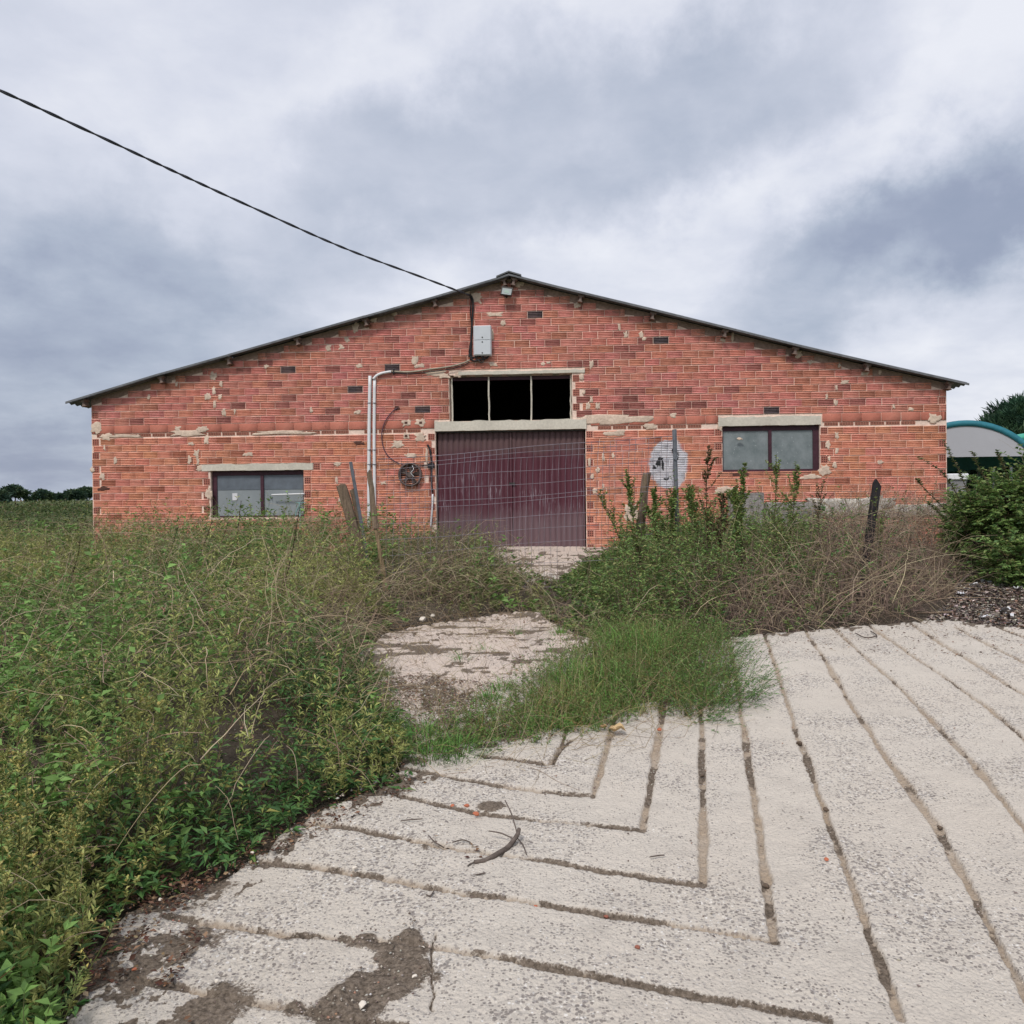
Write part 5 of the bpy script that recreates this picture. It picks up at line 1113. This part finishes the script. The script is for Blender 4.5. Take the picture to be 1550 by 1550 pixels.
# grit in the grooves and round the soil patch
ico = np.array([(0, 0, 1), (.9, 0, .1), (.1, .9, 0), (-.85, .15, .1), (0, -.9, .05), (0, 0, -.8)]); icf = np.array([(0, 1, 2), (0, 2, 3), (0, 3, 4), (0, 4, 1), (5, 2, 1), (5, 3, 2), (5, 4, 3), (5, 1, 4)])
def grit_(acc, C, r, cols):
    n = len(C); a = U(0, 6.28, n); ca, sa = np.cos(a)[:, None], np.sin(a)[:, None]; jt = ico[None] * U(.6, 1.25, (n, 6, 1)) * np.array([1, .8, .6]); X = jt[..., 0] * ca - jt[..., 1] * sa; Y = jt[..., 0] * sa + jt[..., 1] * ca
    V = np.stack([X, Y, jt[..., 2]], -1) * r[:, None, None] + C[:, None]; b0 = (np.arange(n) * 6)[:, None, None]; acc.add(V.reshape(-1, 3), (b0 + icf[None]).reshape(-1, 3), np.repeat(cols, 6, 0))
acc = Acc(); gcol = [(.45, .40, .35), (.30, .26, .22), (.16, .12, .10), (.55, .52, .48), (.36, .20, .14)]; gwt = [3, 3, 4, 1.5, .7]
for gr in GROOVES:
    for a, c_ in zip(gr[:-1], gr[1:]):
        L_ = math.dist(a, c_); Ym = (a[1] + c_[1]) / 2; n = int(L_ * 90 * min(1, 4.5 / max(Ym, 1))); t = U(0, 1, n); q = U(-.018, .018, n); dx, dy = (c_[0] - a[0]) / L_, (c_[1] - a[1]) / L_
        x = a[0] + dx * L_ * t - dy * q; y = a[1] + dy * L_ * t + dx * q; k = fbm(x * 4.5 + 9, y * 4.5, 4) + U(-.12, .12, n) > .46; x, y = x[k], y[k]; n = len(x)
        grit_(acc, np.stack([x, y, gz(x, y) + .024], 1), U(.0015, .006, n), pal(n, gcol, gwt))
for poly, dn in ((SOILP[0], 1500), (GRIT, 1400), (MESSY, 350), (PINK, 220), (YARD, 22), (BAND, 260)):
    x, y = scatter(poly, dn, 4.5, .6); n = len(x); zo = .052 if poly is SOILP[0] else .046
    grit_(acc, np.stack([x, y, gz(x, y) + zo], 1), U(.002, .008, n) * (1.7 if poly is GRIT else 1), pal(n, gcol, gwt))
props(acc.build('gravel', M['litter']), 'loose grit and small stones in the grooves and on the soil', 'gravel', None, 'stuff')
def stone_mesh(name, seed, sub=2):
    bm = bmesh.new(); bmesh.ops.create_icosphere(bm, subdivisions=sub, radius=1); r = random.Random(seed)
    fz = [(r.uniform(.6, 1), Vector((r.uniform(-1, 1), r.uniform(-1, 1), r.uniform(-1, 1))).normalized()) for _ in range(7)]
    for v in bm.verts:
        for d_, nn_ in fz:
            s_ = v.co.dot(nn_) - d_ * .8
            if s_ > 0: v.co -= nn_ * s_
        v.co.z *= .62
    me = bpy.data.meshes.new(name); bm.to_mesh(me); bm.free(); me.materials.append(M['stone']); return me
SM = [stone_mesh('stone', i) for i in range(4)]
def stone(px, py, wpx, col, name, label, cat, group=None, i=0, dz=.047):
    p = P_ground(px, py); r = wpx / F * p[1] / 2; o = bpy.data.objects.new(name, SM[i % 4]); o.location = (p[0], p[1], float(gz(p[0], p[1])) + dz + r * .35); o.scale = (r, r * .85, r); o.rotation_euler = (U(-.2, .2), U(-.2, .2), U(0, 6)); o.color = (*col, 1); link(o); props(o, label, cat, group)
OR = (.80, .30, .19)
for i, (px, py, w_, l_) in enumerate([(721, 1252, 12, 'orange brick fragment below the small soil patch in the chevrons'), (707, 1234, 11, 'orange brick chip in the groove just left of the small soil patch'), (685, 1233, 8, 'tiny orange brick chip farthest left in that groove'),
        (998, 1115, 9, 'orange brick chip at the top of a groove by the grass edge'), (810, 1390, 10, 'orange brick crumb in the long lower side groove'), (918, 1406, 10, 'reddish brick crumb right of centre in the lower side groove'),
        (965, 1460, 10, 'reddish brick fragment lying alone on the lower concrete strip'), (1251, 1322, 8, 'small orange pebble on the strip right of the chevron corners'), (806, 1491, 9, 'brick crumb in the lowest groove near the picture bottom'), (203, 1494, 9, 'bright orange chip among the dead leaves bottom left')]):
    stone(px, py, w_, OR if i not in (5, 6) else (.5, .22, .17), 'brick_fragment', l_, 'brick fragment', 'brick crumbs on the concrete', i, .05 if i in (0, 6, 7, 9) else .035)
for i, (px, py, w_, l_) in enumerate([(627, 1504, 11, 'white stone on the large soil patch near the crack'), (603, 1518, 8, 'smaller white stone left of the other on the large soil patch'), (538, 1334, 10, 'white stone in the groove left of the dry stick'), (328, 1510, 8, 'white pebble on the soil edge at the lower left'),
        (382, 1311, 8, 'pale stone by the weeds at the start of a side groove'), (870, 1535, 10, 'pale stone in the lowest groove'), (243, 1383, 8, 'pale pebble in the leaf litter at the left'), (640, 1458, 7, 'pale pebble at the edge of the soil patch'), (548, 1550, 18, 'buff broken stone in the soil at the bottom edge'), (640, 947, 14, 'flat white stone at the far end of the broken concrete'), (655, 940, 9, 'white chip beside the flat white stone'),
        (1180, 1065, 0, '')]):
    if w_: stone(px, py, w_, (1.3, 1.3, 1.25), 'stone', l_, 'stone', 'pale stones on the yard', i + 1)
for i, (px, py, w_, l_) in enumerate([(1349, 1026, 10, 'dark clod on the right-hand concrete'), (1211, 1136, 12, 'dark clod in a groove right of the grass tongue'), (1063, 1185, 8, 'dark clod in the upright groove'), (1250, 1237, 10, 'dark clod in the groove right of the chevrons'), (1160, 1356, 11, 'dark clod near the end of the fifth chevron groove'), (1423, 1266, 12, 'dark clod with a pale face in a right-hand groove')]):
    stone(px, py, w_, (.22, .18, .15), 'dirt_clod', l_, 'clod', 'dark clods in the grooves', i, .03)
# dry stick and curled leaf
st = empty('dry_stick', tuple(P_ground(750, 1312))); props(st, 'curved dead stick with twigs lying across a groove', 'stick')
def gtube(name, pts, r, mt, parent, n=7, lift=.055):
    P = [Vector((*P_ground(px, py)[:2], 0)) for px, py, *_ in pts]; Z = [(p[2] if len(p) > 2 else 0) for p in pts]; Pz = [Vector((p.x, p.y, float(gz(p.x, p.y)) + lift + z)) for p, z in zip(P, Z)]; Q = []
    for i in range(len(Pz) - 1):
        p0 = Pz[max(i - 1, 0)]; p1 = Pz[i]; p2 = Pz[i + 1]; p3 = Pz[min(i + 2, len(Pz) - 1)]
        for k in range(4): t = k / 4; Q.append(.5 * ((2 * p1) + (p2 - p0) * t + (2 * p0 - 5 * p1 + 4 * p2 - p3) * t * t + (3 * p1 - p0 - 3 * p2 + p3) * t ** 3))
    Q.append(Pz[-1]); mb = MB(); mb.tube(Q, [r * (1 - .45 * abs(i / len(Q) - .45)) for i in range(len(Q))], n); return mb.build(name, mt, parent, True)
gtube('stem', [(718, 1327), (735, 1324), (755, 1313), (770, 1303), (783, 1293, .02), (786, 1287, .03)], .0105, M['stick'], st, 8)
for pts in ([(783, 1290, .02), (775, 1275, .06), (765, 1260, .08)], [(718, 1327), (712, 1330), (708, 1333)], [(780, 1296, .01), (760, 1290, .02), (740, 1286, .02)], [(784, 1294, .01), (792, 1305, .01), (797, 1315)]): gtube('twig', pts, .003, M['stick'], st, 5)
for i, pts in enumerate([[(649, 1285), (658, 1295), (672, 1304)], [(645, 1378), (652, 1380), (657, 1372)], [(607, 1262), (625, 1260), (640, 1259)], [(685, 1296), (700, 1292), (712, 1296)], [(720, 1347), (730, 1345), (735, 1344)], [(984, 1319), (995, 1317), (1006, 1316)], [(1295, 968), (1310, 975), (1327, 972), (1318, 965)]]):
    o = gtube('twig', pts, .003 if i < 6 else .006, M['stick'], None, 5); props(o, ['short twig left of the dry stick', 'hooked twig below the side groove', 'straight pale twig above the dry stick', 'small bent twig touching the dry stick', 'tiny twig below the dry stick', 'thin twig right of the chevron corners', 'looped dark twig by the far bramble edge'][i], 'twig', 'small twigs on the concrete')
def curled(px, py, w_, col, label):
    p = P_ground(px, py); s_ = w_ / F * p[1]; V = []; N_ = 7
    for i in range(N_):
        for j in range(N_):
            u, v = i / (N_ - 1) - .5, j / (N_ - 1) - .5; k = max(0, 1 - (2 * abs(u)) ** 2) ** .5; V.append((p[0] + u * s_, p[1] + v * s_ * .8 * k, float(gz(p[0], p[1])) + .052 + s_ * (.25 * v * v * 4 * k + .1 * math.sin(u * 9) + .12)))
    Q = [(i * N_ + j, (i + 1) * N_ + j, (i + 1) * N_ + j + 1, i * N_ + j + 1) for i in range(N_ - 1) for j in range(N_ - 1)]; o = mesh_np('dead_leaf', V, np.array(Q), M['litter'], cols=np.tile(col, (len(V), 1)), smooth=True); props(o, label, 'leaf')
curled(935, 1122, 26, (.50, .36, .20), 'curled tan dead leaf at the grass edge'); curled(914, 1116, 12, (.40, .26, .14), 'small brown dead leaf beside the curled tan leaf')

# ---------------- rubbish and mulch at the right
acc = Acc(); RB = GP([(1400, 945), (1440, 915), (1470, 890), (1620, 885), (1640, 960), (1500, 955)])
hx = P_ground(1500, 905)
def rubz(x, y): return gz(x, y) + .02 + .10 * np.exp(-(((x - hx[0]) / .7) ** 2 + ((y - hx[1]) / .55) ** 2)) * (.6 + .8 * fbm(x * 6, y * 6, 3))
x, y = scatter(RB, 6500, 8, .2); n = len(x); a = U(0, 6.28, n); Dr = np.stack([np.cos(a), np.sin(a), U(-.3, .8, n)], 1); B = np.stack([x, y, rubz(x, y)], 1); sz = .04 * U(.3, 1.6, n)
leaves(acc, B, Dr, sz, sz * U(.2, .6, n), pal(n, [(.12, .095, .085), (.20, .16, .135), (.32, .27, .23), (.48, .43, .38), (.26, .17, .12), (.08, .07, .07)], [4, 4, 3, 2.5, 2, 2], .3))
props(acc.build('mulch', M['litter']), 'heap of dark mulch and bark beside the bramble at the right', 'mulch', None, 'stuff')
for i, (px, py, w_, l_) in enumerate([(1492, 942, 14, 'white paper scrap on the near side of the mulch heap'), (1522, 931, 15, 'largest white paper scrap on the mulch heap'), (1528, 938, 12, 'crumpled white scrap just below the largest one'), (1475, 905, 12, 'dirty pale plastic scrap on top of the mulch'), (1490, 896, 16, 'long pale sheet scrap along the top of the mulch'), (1540, 910, 14, 'pale scrap at the right picture edge'), (1455, 912, 10, 'pale curl of plastic at the left of the mulch heap')]):
    p = P_ground(px, py); s_ = w_ / F * p[1]; z = float(rubz(np.array(p[0]), np.array(p[1]))) + .03; V = []
    for a in range(5):
        for c_ in range(4): V.append((p[0] + (a / 4 - .5) * s_ + U(-.01, .01), p[1] + (c_ / 3 - .5) * s_ * .7 + U(-.01, .01), z + U(-.015, .03)))
    o = mesh_np('paper_scrap', V, np.array([(a * 4 + c_, (a + 1) * 4 + c_, (a + 1) * 4 + c_ + 1, a * 4 + c_ + 1) for a in range(4) for c_ in range(3)]), M['paper']); props(o, l_, 'scrap', 'scraps on the mulch heap')
o = gtube('branch', [(1388, 934), (1410, 934), (1440, 933)], .012, M['wood'], None, 6, .04); props(o, 'straight bare pale branch lying before the mulch heap', 'branch')
for i, pts in enumerate([[(1490, 885, .1), (1510, 893, .16), (1535, 897, .14)], [(1445, 905, .05), (1465, 897, .14), (1490, 893, .2)], [(1500, 880, .12), (1530, 885, .14), (1560, 884, .1)]]):
    o = gtube('dead_branch', pts, .014, M['stick'], None, 6, .05); props(o, ['brown branch slanting down over the mulch heap', 'brown branch rising to the crest of the mulch', 'brown branch behind the mulch at the picture edge'][i], 'branch', 'brown branches on the mulch heap')

# ================================================================== POSTS, WIRE, BLOCKS
def post_mesh(name, top, bot, w_, mt, parent=None, n=7, jag=.03, taper=1.0, segs=7, wob=.006, flat=1.0):
    top = Vector(top); bot = Vector(bot); ax = (top - bot).normalized(); u = ax.cross(Vector((0, 1, 0))).normalized(); v = ax.cross(u); bm = bmesh.new(); rings = []; rr = [random.uniform(.8, 1.15) for _ in range(n)]
    for s_ in range(segs + 1):
        t = s_ / segs; c_ = bot + (top - bot) * t + u * random.uniform(-wob, wob); r = w_ / 2 * (1 + (taper - 1) * t); rings.append([bm.verts.new(c_ + (u * math.cos(6.2832 * k / n) + v * math.sin(6.2832 * k / n) * flat) * r * rr[k] * random.uniform(.95, 1.05) + ax * (random.uniform(-jag, jag) if s_ == segs else 0)) for k in range(n)])
    for s_ in range(segs):
        for k in range(n): bm.faces.new([rings[s_][k], rings[s_][(k + 1) % n], rings[s_ + 1][(k + 1) % n], rings[s_ + 1][k]])
    bm.faces.new(rings[0][::-1]); bm.faces.new(rings[-1]); bmesh.ops.recalc_face_normals(bm, faces=bm.faces); me = bpy.data.meshes.new(name); bm.to_mesh(me); bm.free(); me.materials.append(mt); return link(bpy.data.objects.new(name, me), parent)
def gbase(px, py, Y): p = P_plane(px, py, Y); return (p[0], p[1], float(gz(p[0], p[1])) - .03)
def ext(tpx, tpy, bpx, bpy_, Y, dY=0):
    t = Vector(PY(tpx, tpy, Y)); b_ = Vector(PY(bpx, bpy_, Y - dY)); g_ = float(gz(b_.x, b_.y)) - .04; d = t - b_; k = (b_.z - g_) / d.z; return t, b_ - d * k
t, b_ = ext(517, 736, 545, 835, 10.5); o = post_mesh('fence_post', t, b_, .125, M['wood'], jag=.035, taper=1.05); props(o, 'thick short brown wooden post leaning left, left of the pipes', 'post', 'old posts of the wire fence')
t, b_ = ext(533, 742, 551, 822, 10.55); o = post_mesh('fence_post', t, b_, .05, M['wood'], jag=.02); props(o, 'thin split wood stake between the thick leaning post and the steel stake', 'post', 'old posts of the wire fence')
t, b_ = ext(530.5, 699, 549, 805, 10.35); o = post_mesh('fence_post', t, b_, .042, M['galv'], n=8, jag=.002, wob=.001); props(o, 'slim grey steel stake leaning over the thick wooden post', 'post', 'old posts of the wire fence')
e = empty('fence_post', tuple(ext(570, 800, 583, 885, 10.0)[1])); props(e, 'tall split wooden post, grey above and tan below, in front of the white pipes', 'post', 'old posts of the wire fence')
m1_ = PY(569, 800, 10.0); post_mesh('upper_shaft', PY(559.5, 714, 10.0), m1_, .082, M['wood'], e, jag=.04, taper=.75)
post_mesh('lower_shaft', PY(570, 803, 9.99), tuple(ext(572, 800, 584, 885, 9.98)[1]), .075, M['wood_tan'], e, jag=.06, taper=.55)
t, b_ = ext(979, 716, 966, 835, 9.9); o = post_mesh('fence_post', t, b_, .105, M['wood'], jag=.015, taper=.95); props(o, 'leaning square brown wooden post right of the gate', 'post', 'old posts of the wire fence')
e = empty('fence_post', tuple(ext(1021, 650, 1027, 852, 9.7)[1])); props(e, 'tall thin grey steel post before the whitewashed patch', 'post', 'old posts of the wire fence')
t, b_ = ext(1021, 650, 1027, 852, 9.7); post_mesh('steel_shaft', t, b_, .048, M['galv'], e, n=8, jag=.002, wob=.0005)
q = t + (b_ - t) * .17; mb = MB(); mb.tube([q + Vector((-.03, -.03, .0)), q + Vector((.0, -.035, -.03)), q + Vector((.03, -.03, .02))], .007, 5); mb.build('wire_tie', M['galv'], e)
CH = mat('charred_wood', (.025, .023, .025), .8, .2, nscale=20, namp=.4)
t, b_ = ext(1327, 728, 1317, 800, 9.1); mb = MB(); ax = (Vector(t) - Vector(b_)); w_ = .068
vs = [(-w_ / 2, 0), (w_ / 2, 0), (w_ / 2, -.02), (0, .0)]
bmv = []
for yy in (-.03, .03):
    bmv.append([mb.bm.verts.new(Vector(b_) + Vector((-w_ / 2, yy, 0))), mb.bm.verts.new(Vector(b_) + Vector((w_ / 2, yy, 0))), mb.bm.verts.new(Vector(t) + Vector((w_ / 2 + .005, yy, -.06))), mb.bm.verts.new(Vector(t) + Vector((-.01, yy, .02))), mb.bm.verts.new(Vector(t) + Vector((-w_ / 2, yy, -.02)))])
mb.bm.faces.new(bmv[0]); mb.bm.faces.new(bmv[1][::-1])
for i in range(5): mb.bm.faces.new([bmv[0][i], bmv[1][i], bmv[1][(i + 1) % 5], bmv[0][(i + 1) % 5]])
o = mb.build('fence_post', CH); props(o, 'black charred pointed post standing in the bramble', 'post', 'old posts of the wire fence')
# blocks against the wall
BK = mat('rough_grey_concrete', (.27, .25, .24), .95, .1, nscale=(4, 18), namp=.35, bump=.03, bscale=14)
def block(px0, py0, px1, Y, th, label, seed):
    x0 = PY(px0, py0, Y)[0]; x1 = PY(px1, py0, Y)[0]; z1 = PY(px0, py0, Y)[2]; g_ = float(gz(0, Y)) - .05; bm = bmesh.new(); bmesh.ops.create_cube(bm, size=1); bmesh.ops.subdivide_edges(bm, edges=bm.edges, cuts=5, use_grid_fill=True)
    for v in bm.verts:
        v.co = Vector(((x0 + x1) / 2 + v.co.x * (x1 - x0), Y + .001 + v.co.y * th, (z1 + g_) / 2 + v.co.z * (z1 - g_))); v.co += Vector((random.uniform(-1, 1), random.uniform(-1, 1), random.uniform(-1, 1))) * .012
    me = bpy.data.meshes.new('b'); bm.to_mesh(me); bm.free(); me.materials.append(BK); o = link(bpy.data.objects.new('concrete_block', me)); props(o, label, 'block', 'concrete blocks against the wall')
block(1104, 747, 1153, D - .35, .25, 'taller rough grey concrete block below the right window', 1)
block(1156, 761, 1240, D - .40, .3, 'lower wide grey concrete block right of the taller one', 2)
# wire netting between the posts
nt_ = empty('wire_fence', tuple(gbase(800, 880, 9.9))); props(nt_, 'sagging livestock netting strung between the posts across the gateway', 'fence')
ROWS = [(689, 670), (697, 678), (704, 686), (722, 706), (742, 725), (760, 744), (768, 751), (790, 777), (812, 796), (835, 816), (862, 848), (889, 887), (896, 894), (903, 901)]
def npt(px, r_):
    i = min(int(r_), len(ROWS) - 2); f = r_ - i; a = ROWS[i]; c_ = ROWS[i + 1]; t = (px - 655) / 232; y0 = a[0] + (a[1] - a[0]) * t; y1 = c_[0] + (c_[1] - c_[0]) * t; y = y0 * (1 - f) + y1 * f + math.sin(px * .021 + r_ * .8) * 1.3
    Y = np.interp(px, [582, 1024], [9.95, 9.72]) + .04 * math.sin(px * .03 + r_ * .5); return PY(px + math.sin(r_ * 1.3) * .6, y, Y)
for i in range(len(ROWS)):
    x1 = 1024 if i < 11 else 850; x0 = 572 if i < 9 else 590
    mb = MB(); mb.tube([npt(px, i) for px in np.linspace(x0, x1, 36)], .0026 if i not in (0, 13) else .0032, 4, False); mb.build('horizontal_wire', M['wire'], nt_)
for k, px in enumerate(np.arange(588, 1022, 9.6)):
    x = px + U(-1, 1); r1 = 12.9 if x < 850 else 9.5; mb = MB(); mb.tube([npt(x + (r_ * -.35), r_) for r_ in np.linspace(0 if U(0, 1) < .8 else 2, r1, 12)], .0021, 4, False); mb.build('vertical_wire', M['wire'], nt_)

# ================================================================== BACKGROUND
# arched shelters on the right
def shelter(px_c, py_top, R_px, Y, length, label, ang0, ang1, cover, panel=True):
    s_ = Y / F; R = R_px * s_; top = P_plane(px_c, py_top, Y); cz = top[2] - R; cx = top[0]; e = empty('arched_shelter', (cx, Y, float(gz(cx, Y)))); props(e, label, 'shelter')
    band = 8.5 * s_; n = 28; A_ = np.linspace(ang0, ang1, n + 1)
    def ring(r, y): return [(cx + r * math.sin(a), y, cz + r * math.cos(a)) for a in A_]
    V = ring(R, Y) + ring(R - band, Y) + ring(R, Y + .12) + ring(R - band, Y + .12); m = n + 1; Q = []
    for i in range(n): Q += [(i, i + 1, m + i + 1, m + i), (2 * m + i, 2 * m + i + 1, i + 1, i), (m + i, m + i + 1, 3 * m + i + 1, 3 * m + i), (3 * m + i, 3 * m + i + 1, 2 * m + i + 1, 2 * m + i)]
    mesh_np('valance', V, np.array(Q)[:, ::-1], cover, parent=e)
    V = ring(R - .02, Y + .121) + ring(R - .02, Y + length) + ring(R - .05, Y + .121) + ring(R - .05, Y + length); Q = []
    for i in range(n): Q += [(i, m + i, m + i + 1, i + 1), (2 * m + i, 2 * m + i + 1, 3 * m + i + 1, 3 * m + i)]
    mesh_np('canopy_cover', V, np.array(Q), cover, parent=e, smooth=True)
    zb = P_plane(1500, 691, Y)[2]
    if panel:
        r = R - band + .01; poly = [(cx + r * math.sin(a), cz + r * math.cos(a)) for a in A_ if cz + r * math.cos(a) > zb]; poly = [(poly[0][0], zb)] + poly + [(poly[-1][0], zb)]; mb = MB(); mb.prism(poly, Y + .03, Y + .06); mb.build('end_panel', M['pale_canvas'], e)
    for sx in (poly[0][0] + .05, poly[-1][0] - .05) if panel else (cx - R * .9, cx + R * .9):
        for yy in (Y + .1, Y + length - .1): mb = MB(); mb.tube([(sx, yy, float(gz(sx, yy))), (sx, yy, zb + .1)], .05, 6); mb.build('leg', M['galv'], e)
    return e
shelter(1462, 636, 128, 27, 9, 'grey-fronted shelter with teal arched canopy behind the barn corner', -1.05, 1.05, M['teal'])
shelter(1592, 650, 128, 33, 1.5, 'bright green arched shelter behind the teal one', -.5, 1.05, M['green_canvas'])
mb = MB(); a_ = PY(1436, 717, 22); c_ = PY(1467, 726, 22); mb.box(a_[0], c_[0], 22, 22.5, c_[2], a_[2]); o = mb.build('white_trough', M['white_plastic'], None, bevel=.02); o['x'] = 0
mb = MB(); g_ = float(gz(0, 22)); mb.box(a_[0] + .05, c_[0] - .05, 22.05, 22.45, g_, c_[2] - .005); o2 = mb.build('trough_base', M['rail'], o); del o['x']; o2.location = (0, 0, 0); props(o, 'low white trough glimpsed through the shrub by the barn corner', 'trough')
# added hedge, near-black leaves carry shade and growth under the shelters
def tree(name, label, cat, c_, r, trunk_h, nclump, leafn, Ln, cols, wts, group=None, spiky=False, sub=.28):
    """c_ centre of crown, r radii; crown of separate clumps with gaps"""
    e = empty(name, (c_[0], c_[1], float(gz(c_[0], c_[1])))); props(e, label, cat, group); A1 = Acc(); A2 = Acc(); c_ = np.array(c_); r = np.array(r); root = np.array([c_[0], c_[1], float(gz(c_[0], c_[1])) - .1])
    d = norm(RNG.normal(0, 1, (nclump, 3))); d[:, 2] = np.abs(d[:, 2]) * .9 - .25; cc = c_ + d * r * (U(.35, 1.0, (nclump, 1)) ** .6); cs = r.mean() * sub * U(.6, 1.3, nclump)
    B = np.repeat(cc, leafn, 0) + norm(RNG.normal(0, 1, (nclump * leafn, 3))) * (np.repeat(cs, leafn) * U(0, 1, nclump * leafn) ** .45)[:, None] * np.array([1, 1, .75]); m = len(B); cl = np.repeat(pal(nclump, cols, wts, .2), leafn, 0) * U(.75, 1.25, (m, 1))
    Dr = (B - np.repeat(cc, leafn, 0)) + RNG.normal(0, .3, (m, 3)) * np.repeat(cs, leafn)[:, None] + (np.array([0, 0, .5]) * np.repeat(cs, leafn)[:, None] if spiky else 0)
    sz = U(.6, 1.3, m) * Ln; leaves(A1, B, Dr, sz, sz * (.16 if spiky else .55), np.clip(cl, 0, 1), droop=.05)
    P = np.stack([root + (np.array([c_[0], c_[1], c_[2] + r[2] * .3]) - root) * t for t in np.linspace(0, 1, 6)], 0)[None]; tubes(A2, P, [r.mean() * .09], [r.mean() * .03], np.array([[.10, .08, .06]]))
    k = min(nclump, 26); Pl = np.stack([P[0, 3] + (cc[:k] - P[0, 3]) * t for t in np.linspace(0, 1, 4)], 1); tubes(A2, Pl, np.full(k, r.mean() * .03), np.full(k, r.mean() * .01), np.tile([.10, .08, .06], (k, 1)))
    A2.build('trunk', M['dry'], e); A1.build('crown', M['leaf'], e); return e
PINEC = [(.045, .095, .055), (.06, .12, .06), (.03, .065, .04), (.085, .14, .07)]
c_ = PY(1585, 660, 40); tree('pine_tree', 'dark green pine tree behind the arched shelters at the right edge', 'tree', c_, (3.1, 3.0, 2.7), 3, 330, 150, .42, PINEC, [3, 3, 3, 1], spiky=True, sub=.15)
FARC = [(.045, .085, .05), (.065, .11, .055), (.035, .065, .045), (.09, .13, .06)]
for i, (px, py, rx, ry, l_) in enumerate([(-14, 752, 26, 14, 'dark far tree cut by the left picture edge'), (23, 747, 18, 14, 'tallest of the dark far trees at the left horizon'), (67, 751, 12, 10, 'far tree second from the left group with a flat pointed top'), (46, 757, 5, 3, 'low far bush between the two left trees'), (90, 753, 6, 5, 'small round far tree next to the pointed one'),
        (113, 751, 14, 11, 'broad dark far tree nearest the barn corner'), (131, 747, 12, 11, 'far tree half hidden by the barn corner'), (160, 750, 18, 12, 'far tree hidden mostly behind the barn')]):
    if px > 150: continue
    Y = 170 + i * 6; s_ = Y / F; c_ = PY(px, py, Y); tree('far_tree', l_, 'tree', c_, (rx * s_, rx * s_, ry * s_), 2, 42, 70, .75, FARC, [3, 2, 3, 1], 'trees on the left horizon', sub=.36)
# scrub over the meadow and along the horizon
acc = Acc(); n = 26000; Yd = 15.5 + 150 * U(0, 1, n) ** 2.2; u = U(-.70, -.42, n); x = FW[0] * Yd + RT[0] * u * Yd; y = FW[1] * Yd + RT[1] * u * Yd; cl = fbm(x * .25, y * .25, 3)
hh = U(0, 1, n) * (.25 + 1.1 * sstep(.5, .68, cl)) * np.interp(Yd, [15, 30, 150], [.55, .7, 1.0]); B = np.stack([x, y, gz(x, y) - .05 + hh], 1); Dr = RNG.normal(0, 1, (n, 3)) + np.array([0, 0, .6]); sz = U(.6, 1.3, n) * np.interp(Yd, [15, 30, 150], [.07, .13, .5])
leaves(acc, B, Dr, sz, sz * .5, pal(n, [(.10, .135, .045), (.07, .105, .035), (.15, .155, .065), (.045, .07, .03), (.17, .13, .08)], [4, 4, 2, 2, 1]))
n = 14000; Yd = 15.0 + 40 * U(0, 1, n) ** 1.6; u = U(.40, .75, n); x = FW[0] * Yd + RT[0] * u * Yd; y = FW[1] * Yd + RT[1] * u * Yd; k = x > XR + .4; x, y, Yd = x[k], y[k], Yd[k]; n = len(x); B = np.stack([x, y, gz(x, y) + U(0, .9, n)], 1); sz = U(.6, 1.3, n) * np.interp(Yd, [15, 55], [.07, .2])
leaves(acc, B, RNG.normal(0, 1, (n, 3)) + np.array([0, 0, .6]), sz, sz * .5, pal(n, SG, SW))
props(acc.build('meadow_scrub', M['leaf']), 'low scrub and tall grass across the meadow behind the barn', 'scrub', None, 'stuff')
c_ = PY(1500, 735, 40); shr = tree('shade_hedge', 'added near-black hedge for the shade and growth under the arched shelters', 'hedge', PY(1500, 742, 39), (7, 1.2, 2.2), 1, 160, 110, .3, [(.02, .04, .02), (.03, .05, .025)], [1, 1], sub=.3)

print('TRIS', sum(len(o.data.loops) - 2 * len(o.data.polygons) for o in scn.objects if o.type == 'MESH'), len(scn.objects))
